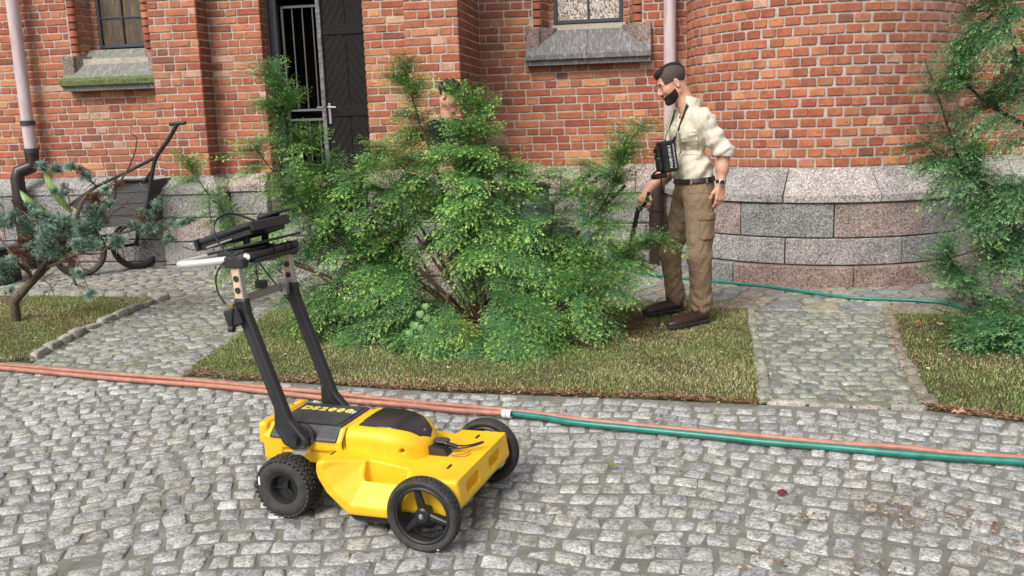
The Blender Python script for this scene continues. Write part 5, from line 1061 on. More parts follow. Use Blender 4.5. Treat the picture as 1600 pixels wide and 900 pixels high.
# handle bar: padded cross grip and the white loop behind it
gr = MB().tube([(-.715, -.155, .985), (-.715, .150, .988)], .0145, 18).make('padded_grip', M['bpl'], cart, mx=CM, smooth=True)
for v in (-.02, .06, .10): MB().lathe([(-.004, .0165), (-.004, .019), (.004, .019), (.004, .0165)], (-.715, v, .9865), (0, 1, 0), 18).make('cable_tie', M['rim'], gr, mx=CM)
lp = [(-.715, -.172, .985), (-.80, -.176, .972), (-.95, -.18, .955), (-1.00, -.175, .950), (-1.035, -.15, .946), (-1.045, -.10, .945), (-1.045, .10, .945), (-1.035, .15, .946), (-1.0, .175, .950), (-.95, .18, .955), (-.80, .170, .972), (-.73, .155, .988)]
M['whitealu'] = mat('pale_grey_aluminium', (.66, .66, .65), .3, .3)
MB().tube(smoothpath(lp, 5), .014, 16).make('loop_handle', M['whitealu'], cart, mx=CM, smooth=True); MB().tube([(-.725, -.172, .983), (-.80, -.176, .972)], .0165, 16).make('handle_joint', M['bpl'], cart, mx=CM, smooth=True)
MB().lathe([(0, .001), (0, .009), (.003, .008), (.004, .001)], (-.712, -.178, .985), (.3, -1, 0), 14).make('handle_bolt', M['txtw'], cart, mx=CM)
MB().box((-.86, -.15, .965), (-.70, .15, .982), rotm('Y', 7), bev=.004).make('support_plate', M['bpl'], cart, mx=CM)
# field computer on its bracket (rests on the cart but is clamped to it)
RT = rotm('Y', -16.5); tc_ = np.array([-.825, -.01, 1.066])
def tb(name, lo, hi, m, bev=.005, par=None, rr=RT): return MB().box(lo, hi, bev=bev), name
tab = empty('field_computer', (0, 0, 0), parent=cart); WM[tab.name] = CM; tab.matrix_basis = CM; tab.matrix_parent_inverse = CM.inverted()
def tbox(name, lo, hi, m, bev=.004):
    b = MB().box(lo, hi, bev=bev); b.V[0] = b.V[0] @ np.array(RT).T + tc_; return b.make(name, m, tab, mx=CM)
tbox('tablet_case', (-.130, -.135, -.011), (.115, .095, .011), M['bpl'], .008); tbox('screen', (-.11, -.12, .0112), (.09, .08, .0135), M['gloss'], .001)
tbox('case_rail', (-.145, -.145, -.030), (-.131, .105, .014), M['bpl']); tbox('case_rail', (.116, -.145, -.026), (.128, .105, .010), M['bpl']); tbox('battery_pack', (.0, -.04, -.040), (.110, .09, -.012), M['bpl'], .006)
tbox('bracket_bar', (-.13, -.125, -.034), (.10, -.112, -.012), M['bpl'], .002); tbox('bracket_bar', (-.13, .07, -.034), (.02, .083, -.012), M['bpl'], .002); tbox('tie_rod', (-.10, -.138, -.031), (.02, -.133, -.025), M['alu'], .001)
tbox('hood_box', (.045, .005, .012), (.112, .090, .036), M['bpl'], .010); tbox('hand_strap', (.10, .06, .022), (.135, .135, .032), M['bpl'], .004)
MB().tube([(-.80, -.05, .98), (-.81, -.04, 1.05)], .014, 12).make('mount_post', M['bpl'], tab, mx=CM); MB().tube([(-.80, .06, .98), (-.79, .06, 1.06)], .014, 12).make('mount_post', M['bpl'], tab, mx=CM)
MB().box((-.93, -.13, 1.000), (-.70, .17, 1.010), rotm('Y', -12), bev=.003).make('mount_plate', M['bpl'], tab, mx=CM); MB().box((-.86, -.16, .985), (-.74, -.02, 1.0), rotm('Y', -8), bev=.003).make('mount_plate', M['bpl'], tab, mx=CM)
def cab(name, pts, r=.0035, m='rim', par=None): return MB().tube(smoothpath(pts, 8), r, 8).make(name, M[m], par or cart, mx=CM, smooth=True)
L_ = lambda px, py, v: None
def onv(px, py, v):
    d = ray(px, py); Ux, Uy = math.cos(ANG), math.sin(ANG); Vx, Vy = -Uy, Ux; o_ = ORG - np.array([GO[0], GO[1], 0]); t_ = (v - (o_[0] * Vx + o_[1] * Vy)) / (d[0] * Vx + d[1] * Vy); p = o_ + t_ * d; return (p[0] * Ux + p[1] * Uy, v, p[2])
cab('cable', [onv(375, 408, -.20), onv(345, 385, -.21), onv(334, 355, -.20), onv(345, 338, -.15), onv(365, 334, -.1), onv(400, 345, -.05), onv(425, 349, 0), onv(436, 338, .05), onv(430, 330, .1)], .0042)
cab('cable', [onv(372, 395, -.18), onv(350, 410, -.205), onv(338, 430, -.215), onv(340, 455, -.222), onv(352, 475, -.226)], .0034)
cab('cable', [onv(398, 400, .0), onv(412, 420, .05), onv(440, 455, .1), onv(452, 470, .12)], .003); cab('cable', [onv(402, 395, .1), onv(400, 420, .12), onv(406, 450, .125)], .003)
cab('cable', [onv(364, 482, -.235), onv(362, 500, -.235), onv(362, 512, -.235)], .003); MB().lathe([(-.01, .001), (-.01, .012), (.01, .012), (.01, .001)], onv(362, 514, -.235), (1, 0, 0), 14).make('dust_cap', M['bpl'], cart, mx=CM, smooth=True)
# buckle box with strap on the front plate
bk = MB().prism([(-.105, .2365), (-.105, .262), (-.095, .268), (-.035, .262), (-.02, .2365)], -.045, .005, 1).make('strap_box', M['bpl'], cart, mx=CM)
V, F = surf(lambda X, Y, Z: ell((X, Y, Z), (-.062, .005, .277), (.034, .028, .007)), (-.11, -.04, .26), (-.02, .05, .29), .004); mk('strap_flap', V, F, M['lidgrey'], bk, smooth=True, mx=CM)
cab('strap_loop', [(-.04, .0, .268), (.0, .012, .258), (.04, .035, .256), (.075, .060, .262), (.082, .052, .262), (.05, .022, .256), (.0, -.002, .252), (-.03, -.01, .256)], .0032, par=bk); MB().tube([(-.04, 0, .268), (-.0, .006, .256)], .008, 10).make('strap_sleeve', M['bpl'], bk, mx=CM)
M['redline'] = mat('red_brown_print', (.45, .12, .03), .6)
for a, b in (((-.01, -.035), (.03, -.01)), ((.03, -.01), (.045, .02)), ((.0, -.045), (.045, -.03)), ((.045, -.03), (.055, .0))):
    q = MB(); q.tube([(a[0], a[1], .2372), (b[0], b[1], .2372)], .0016, 5); q.make('printed_line', M['redline'], cart, mx=CM)
MB().tube([(-.388, -.156, .19), (-.388, -.1575, .296), (-.388, -.118, .3355), (-.388, .118, .3355), (-.388, .15, .29)], .0026, 6).make('panel_seam', M['bpl'], cart, mx=CM)
MB().box((-.385, -.1615, .244), (-.335, -.140, .260)).make('cable_recess', M['bpl'], cart, mx=CM)
tri = MB().prism([(-.185, -.222), (-.165, -.214), (-.168, -.226)], .1635, .1645, 2).make('pocket_mark', M['bpl'], cart, mx=CM)
# ------------------------------------------------------------------ people
def fabric(name, base, dark, sc=26, st=.9):
    m = mat(name, base, .85, spec=.2); t = NT(m); n1 = t.noise(sc, 4, .55, v=t.pos((1, 1, .55)), dist=1.1); n2 = t.noise(380, 2, .5)
    t.col(t.mix(t.mr(t.noise(9, 4, .6), .3, .7, 0, .5), base, dark)); t.bump(t.math('ADD', n1, t.math('MULTIPLY', n2, .12)), st, .018); return m
M['skin'] = mat('skin', (.58, .30, .20), .5, spec=.4); t = NT(M['skin']); t.col(t.ramp(t.noise(16, 4, .6), [(.3, (.50, .235, .155)), (.55, (.62, .33, .235)), (.75, (.68, .40, .30))])); t.b.inputs['Subsurface Weight'].default_value = .08; t.b.inputs['Subsurface Radius'].default_value = (.01, .004, .002); t.bump(t.noise(260, 3), .12, .003)
M['hair'] = mat('dark_brown_hair', (.022, .014, .010), .55, spec=.3); t = NT(M['hair']); n_ = t.noise(60, 4, .7, v=t.pos((1, 1, 5))); t.col(t.ramp(n_, [(.38, (.006, .004, .003)), (.62, (.032, .021, .016))])); t.bump(n_, 1.0, .012)
M['beardhair'] = mat('brown_beard_hair', (.04, .025, .018), .8, spec=.2); t = NT(M['beardhair']); n_ = t.noise(170, 4, .8); t.col(t.ramp(n_, [(.38, (.012, .008, .006)), (.6, (.06, .038, .027))])); t.bump(n_, 1.0, .008)
M['stubble'] = mat('short_cut_hair', (.05, .03, .025), .8); t = NT(M['stubble']); n_ = t.noise(320, 3, .7); t.col(t.ramp(n_, [(.35, (.022, .015, .012)), (.7, (.12, .08, .065))])); t.bump(n_, .6, .003)
M['shirt'] = fabric('cream_cotton', (.65, .60, .49), (.57, .52, .41), 17, 1.0); M['khaki'] = fabric('brown_canvas', (.235, .165, .105), (.175, .12, .075), 20, 1.0); M['navy'] = fabric('black_cotton', (.014, .014, .018), (.010, .010, .012)); M['jeans'] = fabric('dark_denim', (.03, .035, .06), (.02, .025, .04))
M['shoe'] = mat('dark_brown_leather', (.035, .016, .011), .35); t = NT(M['shoe']); t.bump(t.noise(50, 4, .7), .5, .008); M['sole'] = mat('black_rubber_sole', (.02, .02, .02), .8)
M['belt'] = mat('black_belt', (.012, .012, .012), .4); M['strap'] = mat('black_webbing', (.012, .012, .014), .75); M['nylon'] = mat('black_nylon', (.016, .016, .018), .6); t = NT(M['nylon']); t.bump(t.noise(60, 4, .6, dist=1), .6, .01)
M['eye'] = mat('dark_eye', (.03, .02, .015), .15)
def head_f(p, neck=True):
    X, Y, Z = p; S = (X, abs(Y), Z)
    d = U(.03, ell(p, (-.014, 0, .045), (.098, .077, .080)), ell(p, (.026, 0, -.022), (.066, .062, .080)))
    d = smin(d, cap(S, (-.004, .050, -.055), (.062, .006, -.094), .024, .022), .03); d = smin(d, ell(p, (.072, 0, -.098), (.020, .022, .018)), .018)
    d = smin(d, ell(S, (.052, .040, -.022), (.028, .022, .026)), .025); d = smin(d, cap(S, (.082, .0, .030), (.074, .036, .030), .012, .011), .016)
    d = smax(d, -ell(S, (.101, .032, .010), (.020, .017, .012)), .012); d = smin(d, ell(S, (.073, .032, .008), (.014, .015, .012)), .004)
    d = smin(d, cap(p, (.088, 0, .016), (.112, 0, -.020), .0075, .0115), .010); d = smin(d, ell(S, (.099, .012, -.026), (.012, .008, .008)), .006)
    d = smin(d, ell(S, (.088, .008, -.050), (.010, .019, .0055)), .006); d = smin(d, ell(S, (.086, .0, -.061), (.010, .018, .0065)), .005)
    e = smax(ell(S, (-.012, .080, -.004), (.019, .010, .033)), -ell(S, (-.008, .090, -.002), (.010, .007, .020)), .004); e = smin(e, cap(S, (-.018, .078, .022), (-.004, .080, .026), .005, .005), .004); d = smin(d, e, .004)
    if neck: d = smin(d, cap(p, (-.028, 0, -.05), (-.050, 0, -.17), .057, .062), .03)
    return d
def frame(origin, fwd, up):
    f = _n(fwd); u = np.array(up, float); u = _n(u - u.dot(f) * f); s = np.cross(u, f); return np.stack([f, s, u], 1), np.array(origin, float)      # local (fwd,left,up) -> world
def tolocal(P, fr): R, o = fr; X, Y, Z = P[0] - o[0], P[1] - o[1], P[2] - o[2]; return tuple(X * R[0, i] + Y * R[1, i] + Z * R[2, i] for i in range(3))
def tw(fr, p): return fr[0] @ np.array(p, float) + fr[1]
def join_solids(parts):
    Vs, Fs, n = [], [], 0
    for V, F in parts: Vs.append(V); Fs.append(F + n); n += len(V)
    return np.concatenate(Vs), np.concatenate(Fs)
def sf(f, lo, hi, h): return surf(lambda X, Y, Z: f((X, Y, Z)), lo, hi, h)
def box_of(pts, m): p = np.array(pts); return p.min(0) - m, p.max(0) + m
def hand(wrist, fwd, palmn, curls, thumbdir=1, spread=.16, sc=1.0):
    """palm with five fingers; fwd: along the hand, palmn: out of the back of the hand"""
    fr = frame(wrist, fwd, palmn); pr = []; C = []
    fing = [(.030, .086, .010, .070), (.010, .092, .0102, .080), (-.010, .089, .0098, .074), (-.028, .080, .0088, .058)]      # side, palm length, radius, finger length
    def seg(a, b, ra, rb, s=(1, 1, 1)): pr.append((tw(fr, np.array(a) * sc), tw(fr, np.array(b) * sc), ra * sc, rb * sc))
    for i, (s, L, r, FL) in enumerate(fing):
        s *= thumbdir; seg((.0, s * .55, 0), (L, s, .001), .0165, .0115); cu = curls[i]; p = np.array([L, s, .0]); ang = cu[0]; sp = spread * s * 4
        for k, (fl, an) in enumerate(zip((.45, .32, .23), cu)):
            if k: ang += an
            q = p + FL * fl * np.array([math.cos(ang), sp * .3, -math.sin(ang)]); seg(p, q, r * (1 - .08 * k), r * (.93 - .08 * k)); p = q
    t0 = np.array([.018, .022 * thumbdir, -.006]); t1 = np.array([.052, .048 * thumbdir, -.018]); t2 = np.array([.082, .054 * thumbdir, -.030]); t3 = np.array([.104, .050 * thumbdir, -.040]); seg(t0, t1, .016, .0125); seg(t1, t2, .0122, .0110); seg(t2, t3, .0108, .0088)
    def f(P):
        d = None
        for j, (a, b, ra, rb) in enumerate(pr):
            c = cap(P, a, b, ra, rb); d = c if d is None else smin(d, c, .006)
        return d
    pts = [p for a, b, _, _ in pr for p in (a, b)]; return f, pts
def strip_on(name, f, path, wd, nrm_off, m, parent, thick=.003, seedn=None, proj=True):
    """flat band laid on the surface f(P)=0 along a path of world points"""
    P = np.array(smoothpath(path, 6)); e = .004
    def val(q): return f(tuple(q[:, i] for i in range(3)))
    def grad(q): g = np.stack([(val(q + e * np.eye(3)[i]) - val(q - e * np.eye(3)[i])) / (2 * e) for i in range(3)], 1); return g / (np.linalg.norm(g, axis=1)[:, None] + 1e-9)
    if proj:
        for _ in range(6): P = P - grad(P) * (val(P) - nrm_off)[:, None]
    g = grad(P); T = np.gradient(P, axis=0); T /= np.linalg.norm(T, axis=1)[:, None]; s = np.cross(T, g); s /= np.linalg.norm(s, axis=1)[:, None]; n = len(P)
    V = np.concatenate([P - s * wd / 2, P + s * wd / 2, P + s * wd / 2 + g * thick, P - s * wd / 2 + g * thick]); F = [(i + a * n, i + 1 + a * n, i + 1 + (a + 1) % 4 * n, i + (a + 1) % 4 * n) for i in range(n - 1) for a in range(4)] + [(0, n, 2 * n, 3 * n), (n - 1, 4 * n - 1, 3 * n - 1, 2 * n - 1)]
    b = MB().add(V, F); return b.make(name, m, parent)

# --- the standing man with the detector, facing left
man = empty('person', tuple(gp(1065, 500))); tag(man, 'bearded man in cream shirt and brown cargo trousers with black pouch, standing on the lawn', 'person')
FW = _n([-.93, -.37, 0]); SD = np.cross([0, 0, 1.], FW)       # facing direction and his left (towards the camera)
hip0 = wp(1084, 300, 6.38); 
def off(p, s): return p + SD * s
neck = wp(1077, 168, 6.40); chest = wp(1078, 212, 6.40); belly = wp(1080, 258, 6.40)
shN, shF = wp(1098, 186, 6.24), wp(1060, 184, 6.56); elN = wp(1131, 236, 6.22); wrN = wp(1126, 287, 6.20); elF = wp(1046, 262, 6.62); wrF = wp(1012, 299, 6.50)
hpN, hpF = wp(1092, 312, 6.28), wp(1073, 310, 6.47); knN, knF = wp(1093, 398, 6.22), wp(1047, 396, 6.56); anN, anF = wp(1096, 484, 6.25), wp(1055, 470, 6.60)
# head, looking down to the left
hc = wp(1050, 131, 6.38); HF = frame(hc, _n(np.array([-.965, -.26, 0]) * math.cos(R_(27)) + np.array([0, 0, -math.sin(R_(27))])), (0, 0, 1))
def f_head(P): return smin(head_f(tolocal(P, HF), False), cap(P, tw(HF, (-.030, 0, -.045)), neck + [0.004, 0, -.03], .056, .064), .028)
V1 = sf(f_head, hc - [.15, .15, .24], hc + [.19, .16, .16], .0042)
# forearms and hands
fh, pts = hand(wrN + [0, 0, -.012], (-.03, .0, -1), (.55, -.83, .05), [(.25, .35, .3), (.35, .45, .3), (.5, .5, .4), (.6, .6, .4)], thumbdir=-1, sc=1.0)
def f_armN(P): d = cap(P, elN + (wrN - elN) * .0, wrN + (elN - wrN) * .45, .044, .044, (1, 1, 1)); d = smin(d, cap(P, wrN + (elN - wrN) * .5, wrN, .040, .0285), .02); return smin(d, fh(P), .016)
lo, hi = box_of(pts + [elN, wrN], .05); V2 = sf(f_armN, lo, hi, .0040)
grip = wp(1003, 311, 6.44)
fh2, pts2 = hand(wrF + (wrF - elF) * .03, (grip - wrF) + np.array([0, 0, -.01]), (-.25, -.75, .6), [(.9, 1.1, .8), (.95, 1.2, .8), (1.0, 1.2, .8), (1.05, 1.2, .8)], thumbdir=1)
def f_armF(P): d = smin(cap(P, elF, elF + (wrF - elF) * .5, .046, .041), cap(P, elF + (wrF - elF) * .5, wrF, .041, .028), .02); return smin(d, fh2(P), .016)
lo, hi = box_of(pts2 + [elF, wrF], .05); V3 = sf(f_armF, lo, hi, .0040)
def f_under(P): return U(.04, cap(P, off(chest, .09), off(chest, -.09), .055, .055), cap(P, chest, belly, .06, .06), cap(P, belly, hip0, .06, .06), cap(P, neck, chest, .06, .07), cap(P, shN, elN, .045, .04), cap(P, shF, elF, .045, .04), cap(P, hpN, knN, .07, .055), cap(P, knN, anN, .05, .038), cap(P, hpF, knF, .07, .055), cap(P, knF, anF, .05, .038))
lo, hi = box_of([neck, shN, shF, elN, elF, hpN, hpF, anN, anF], .12); V4 = sf(f_under, lo, hi, .016)
V, F = join_solids([V1, V2, V3, V4]); mk('body', V, F, M['skin'], man, smooth=True)
# eyes, brows
for s in (-1, 1):
    V, F = sf(lambda P: ell(P, tw(HF, (.0835, s * .032, .006)), (.0055, .0055, .0055)), tw(HF, (.0835, s * .032, .006)) - .012, tw(HF, (.0835, s * .032, .006)) + .012, .0025); mk('eye', V, F, M['eye'], man, smooth=True)
    MB().tube([tw(HF, p) for p in ((.093, s * .016, .036), (.091, s * .032, .0415), (.078, s * .048, .036))], [.0032, .0042, .002], 7).make('eyebrow', M['hair'], man, smooth=True)
# beard and hair
def f_beard(P):
    p = tolocal(P, HF); X, Y, Z = p; A = abs(Y); d = head_f(p, False) - .0050 + .0014 * np.sin(X * 240) * np.sin(Y * 210 + 1) * np.sin(Z * 190)
    reg = np.maximum(Z + .030 + .35 * (X - .02), .010 - X); reg = np.maximum(reg, -.118 - Z); mouth = ell((X, A, Z), (.100, .0, -.056), (.026, .020, .010)); d = smax(d, reg, .008); d = smin(d, smax(ell(p, (.064, 0, -.104), (.027, .028, .022)), reg, .01), .016); return smax(d, -mouth, .004)
V, F = sf(f_beard, hc - [.20, .15, .20], hc + [.12, .13, .06], .0036); mk('beard', V, F, M['beardhair'], man, smooth=True)
MB().tube([tw(HF, p) for p in ((.096, -.026, -.046), (.1045, 0, -.0395), (.096, .026, -.046))], [.0035, .005, .0035], 7).make('moustache', M['hair'], man, smooth=True)
def f_short(P): p = tolocal(P, HF); X, Y, Z = p; d = head_f(p, False) - .0035; reg = np.maximum(-(Z - .020 + np.maximum(-X - .02, 0) * .75), X - .062 + .0 * Z); reg = np.maximum(reg, -ell((X, abs(Y), Z), (-.010, .086, -.004), (.026, .024, .036))); return smax(d, reg, .003)
V, F = sf(f_short, hc - [.14, .14, .14], hc + [.16, .14, .15], .0040); mk('short_hair', V, F, M['stubble'], man, smooth=True)
def f_top(P):
    p = tolocal(P, HF); X, Y, Z = p; r = .0022 * np.sin(Y * 330 + 4 * np.sin(X * 30)) ; d = smin(ell(p, (-.022, -.006, .057), (.100, .068, .078)), ell(p, (.046, -.004, .098), (.040, .046, .022)), .03) - r
    return smax(d, smax(-(Z - .070 + X * .10 + np.maximum(-X - .02, 0) * .5), Y - .050, .006), .008)
V, F = sf(f_top, hc - [.16, .14, .05], hc + [.15, .14, .19], .0040); mk('swept_hair', V, F, M['hair'], man, smooth=True)
# shirt
wst = wp(1085, 280, 6.39)
def shirt_base(P):
    d = U(.07, cap(P, off(chest, .095) + [0, 0, .02], off(chest, -.095) + [0, 0, .02], .105, .105), cap(P, off(belly, .055), off(belly, -.055), .112, .112), cap(P, off(wst, .060), off(wst, -.060), .103, .103))
    d = smin(d, cap(P, off(neck, .04) + [0, 0, -.05], shN, .062, .068), .05); d = smin(d, cap(P, off(neck, -.04) + [0, 0, -.05], shF, .062, .066), .05); return d
cuffN = elN + (wrN - elN) * .04; cuffF = elF + (wrF - elF) * .04
def f_shirt(P):
    d = shirt_base(P); ax = _n(wrN - elN); sN = smax(U(.03, cap(P, shN, elN + [-.004, 0, .0], .070, .064), cap(P, elN, cuffN, .062, .064)), plane(P, ax, ax.dot(elN) + .028), .005)
    ax = _n(wrF - elF); sF = smax(cap(P, shF, elF, .068, .060), plane(P, ax, ax.dot(elF) + .035), .005); d = smin(smin(d, sN, .030), sF, .03)
    X, Y, Z = P; fr_ = (P[0] - chest[0]) * FW[0] + (P[1] - chest[1]) * FW[1]
    w1 = wav(P, (1.0, .2, -.85), 62, 1) * .5 + wav(P, (.8, -.3, -1.2), 38, 2) * .8 + wav(P, (-.4, .5, 1.1), 81, 3) * .3; lowf = np.clip((chest[2] + .05 - Z) / .25, 0, 1); armf = np.clip((X - (chest[0] + .05)) / .05, 0, 1); d = d + w1 * (.0028 + .0036 * lowf + .0040 * armf)
    d = smax(d, wst[2] - .012 - Z + 0 * X, .006)
    ho = cap(P, elN + (wrN - elN) * .02, elN + (wrN - elN) * .6, .050, .052); d = smax(d, -ho, .004)
    d = smax(d, -cap(P, neck + [0, 0, -.045] + FW * .014, neck + [-.02, 0, .12], .060, .085), .008); return d
lo, hi = box_of([neck, shN, shF, elN, elF, wst], .14); hi[2] = neck[2] + .06; V, F = sf(f_shirt, lo, hi, .0058); shirt = mk('shirt', V, F, M['shirt'], man, smooth=True)
# rolled cuff
axc = _n(wrN - elN); MB().lathe([(-.026, .060), (-.028, .069), (-.010, .0725), (.012, .071), (.022, .067), (.022, .055)], elN + axc * .014, axc, 28).make('rolled_cuff', M['shirt'], shirt, smooth=True)
axc2 = _n(wrF - elF); MB().lathe([(-.02, .055), (-.02, .064), (.02, .064), (.02, .052)], elF + axc2 * .02, axc2, 24).make('rolled_cuff', M['shirt'], shirt, smooth=True)
# collar: band plus two leaves
def f_collar(P):
    c0 = neck + [0, 0, -.035] + FW * .006; c1 = neck + np.array([0, 0, .062]) - FW * .020; d = abs(cap(P, c0, c1 + [0, 0, .03], .0780, .0740)) - .0042; ax = _n(c1 - c0); d = smax(d, plane(P, ax, ax.dot(c1)), .003); d = smax(d, -plane(P, ax, ax.dot(c0) - .01), .003)
    g = plane(P, FW, FW.dot(neck) + .050); return smax(d, g, .004)
V, F = sf(f_collar, neck - [.13, .13, .10], neck + [.13, .13, .12], .0045); mk('collar', V, F, M['shirt'], shirt, smooth=True)
for s in (-1, 1):
    a = tw((np.stack([FW, SD, [0, 0, 1.]], 1), neck), (.050, s * .022, -.045)); b = tw((np.stack([FW, SD, [0, 0, 1.]], 1), neck), (.035, s * .062, .018)); c = tw((np.stack([FW, SD, [0, 0, 1.]], 1), neck), (.082, s * .040, -.085)); d_ = tw((np.stack([FW, SD, [0, 0, 1.]], 1), neck), (.025, s * .086, -.045)); n_ = _n(np.cross(b - a, c - a)); n_ = n_ * np.sign(n_.dot(SD * s)); 
    MB().add([a, c, d_, b, a + n_ * .004, c + n_ * .004, d_ + n_ * .004, b + n_ * .004], [(0, 1, 2, 3), (7, 6, 5, 4), (0, 4, 5, 1), (1, 5, 6, 2), (2, 6, 7, 3), (3, 7, 4, 0)]).make('collar_leaf', M['shirt'], shirt)
# pocket with flap and buttons
LF = (np.stack([FW, SD, [0, 0, 1.]], 1), chest)
def on_shirt(f_, a, z): return tw(LF, (f_, a, z))
def patch(name, corners, m, par, th=.004, offn=.002):
    c = np.array(corners); n = 5; P = [];
    for i in range(n):
        for j in range(n): u, v = i / (n - 1), j / (n - 1); P.append((c[0] * (1 - u) + c[1] * u) * (1 - v) + (c[3] * (1 - u) + c[2] * u) * v)
    P = np.array(P); e = .004
    val = lambda q: f_shirt(tuple(q[:, i] for i in range(3)))
    for _ in range(7):
        g = np.stack([(val(P + e * np.eye(3)[i]) - val(P - e * np.eye(3)[i])) / (2 * e) for i in range(3)], 1); g /= np.linalg.norm(g, axis=1)[:, None] + 1e-9; P = P - g * (val(P) - offn)[:, None]
    V = np.concatenate([P, P + g * th]); F = [(i * n + j, i * n + j + 1, (i + 1) * n + j + 1, (i + 1) * n + j) for i in range(n - 1) for j in range(n - 1)]; k = n * n; F2 = [tuple(a + k for a in f[::-1]) for f in F]; bd = [i * n for i in range(n)] + [(n - 1) * n + j for j in range(1, n)] + [i * n + n - 1 for i in range(n - 2, -1, -1)] + [j for j in range(n - 2, 0, -1)]
    F3 = [(bd[i], bd[(i + 1) % len(bd)], bd[(i + 1) % len(bd)] + k, bd[i] + k) for i in range(len(bd))]; return MB().add(V, F + F2 + F3).make(name, m, par, smooth=False)
patch('chest_pocket', [on_shirt(.10, .045, -.005), on_shirt(.02, .16, -.005), on_shirt(.02, .16, -.125), on_shirt(.10, .045, -.125)], M['shirt'], shirt, .003); patch('pocket_flap', [on_shirt(.10, .04, .035), on_shirt(.02, .165, .035), on_shirt(.02, .165, -.012), on_shirt(.10, .04, -.012)], M['shirt'], shirt, .005)
patch('button_placket', [on_shirt(.14, -.018, .085), on_shirt(.14, .018, .085), on_shirt(.14, .018, -.30), on_shirt(.14, -.018, -.30)], M['shirt'], shirt, .003)
# trousers
def f_trou(P):
    d = U(.06, cap(P, off(hip0, .062), off(hip0, -.062), .108, .108), cap(P, off(wst, .060), off(wst, -.060), .100, .100)); X, Y, Z = P
    lN = U(.03, cap(P, hpN, knN, .106, .082), cap(P, knN, anN + [-.002, 0, .05], .082, .070), cap(P, anN + [0, 0, .05], anN + [0, 0, -.01], .072, .062)); lF = U(.03, cap(P, hpF, knF, .100, .074), cap(P, knF, anF + [0, 0, .05], .074, .062), cap(P, anF + [0, 0, .05], anF + [0, 0, -.01], .066, .058))
    d = smin(d, smin(lN, lF, .012), .035); low = np.clip((.42 - Z) / .3, 0, 1); kn = np.exp(-((Z - knN[2] - .02) / .09) ** 2)
    ph = 3 * np.sin(X * 19 + Z * 5) + 2 * np.sin(Y * 23 - Z * 9); w1 = np.sin(Z * 46 + X * 30 + ph) * .5 + np.sin(Z * 71 - X * 52 + ph * 1.3) * .4 + np.sin(X * 60 + Y * 45 + ph) * .5; d = d + w1 * (.0024 + .0042 * low + .0030 * kn); d = smax(d, Z - wst[2] - .018, .006); return d
lo, hi = box_of([wst, hpN, hpF, anN, anF, knN, knF], .15); V, F = sf(f_trou, lo, hi, .0062); trou = mk('trousers', V, F, M['khaki'], man, smooth=True)
def f_carg(P): c = wp(1104, 355, 6.20); Rz = np.stack([FW, SD, [0, 0, 1.]], 1); return smax(f_trou(P) - .012, bx(P, c, (.062, .09, .080), .015, Rz), .006)
c = wp(1104, 355, 6.20); V, F = sf(f_carg, c - .13, c + .13, .0058); mk('cargo_pocket', V, F, M['khaki'], trou, smooth=True)
def f_flap(P): c = wp(1104, 338, 6.20); Rz = np.stack([FW, SD, [0, 0, 1.]], 1); return smax(f_trou(P) - .018, bx(P, c, (.068, .09, .024), .01, Rz), .004)
V, F = sf(f_flap, c - [.13, .13, .02], c + [.13, .13, .14], .0058); mk('pocket_flap', V, F, M['khaki'], trou, smooth=True)
Tf = lambda P: f_trou(P)
strip_on('pocket_seam', Tf, [wp(1068, 292, 6.2), wp(1075, 300, 6.2), wp(1095, 302, 6.2), wp(1115, 300, 6.2)], .006, .001, M['khaki'], trou, .003)
def f_belt(P): X, Y, Z = P; d = abs(smin(U(.06, cap(P, off(wst, .060), off(wst, -.060), .1035, .1035), cap(P, off(hip0, .062), off(hip0, -.062), .100, .100)), 9, .01) - .0065) - .0035; return smax(d, abs(Z - wst[2] + .002 - (X - wst[0]) * .08) - .019, .002)
V, F = sf(f_belt, wst - [.22, .22, .06], wst + [.22, .22, .06], .0045); belt = mk('belt', V, F, M['belt'], man, smooth=True)
for px in (1078, 1108): 
    c = wp(px, 283, 6.2); strip_on('belt_loop', lambda P: f_belt(P), [c + [0, 0, .024], c + [0, 0, -.026]], .014, .001, M['khaki'], trou, .003)
# shoes
def shoe(toe, heel, name='shoe'):
    toe, heel = np.array(toe), np.array(heel); d_ = toe - heel; L = np.linalg.norm(d_[:2]); fr = frame((*heel[:2], .035), (d_[0], d_[1], 0), (0, 0, 1))
    def f(P): p = tolocal(P, fr); d = U(.03, ell(p, (.045, 0, .045), (.052, .040, .062)), ell(p, (L * .50, 0, .028), (L * .42, .042, .046)), ell(p, (L * .78, 0, .016), (L * .26, .046, .036))); return smax(smax(d, -(p[2] + .002), .004), p[2] - .105, .004)
    lo, hi = box_of([heel, toe], .1); lo[2] = .02; hi[2] = .17; V, F = sf(f, lo, hi, .005); o = mk(name, V, F, M['shoe'], man, smooth=True)
    def g(P): p = tolocal(P, fr); q = (p[0], p[1], p[2] * 0 + .012); d = U(.03, ell(q, (.045, 0, .02), (.054, .043, .06)), ell(q, (L * .5, 0, .012), (L * .44, .044, .05)), ell(q, (L * .78, 0, .012), (L * .275, .049, .05))); return smax(d, abs(p[2] + .001) - .012, .003)
    V, F = sf(g, lo - [0, 0, .02], hi - [0, 0, .08], .005); mk('sole', V, F, M['sole'], o, smooth=True)
    for k in range(4): a = tw(fr, (L * (.40 + .075 * k), -.022, .073 - .010 * k)); b = tw(fr, (L * (.40 + .075 * k), .022, .073 - .010 * k)); m_ = (a + b) / 2 + [0, 0, .005]; MB().tube([a, m_, b], .0028, 6).make('lace', M['sole'], o)
    return o
shoe(gp(1046, 512, .03), gp(1106, 500, .03)); shoe(gp(1008, 491, .03), gp(1066, 483, .03))
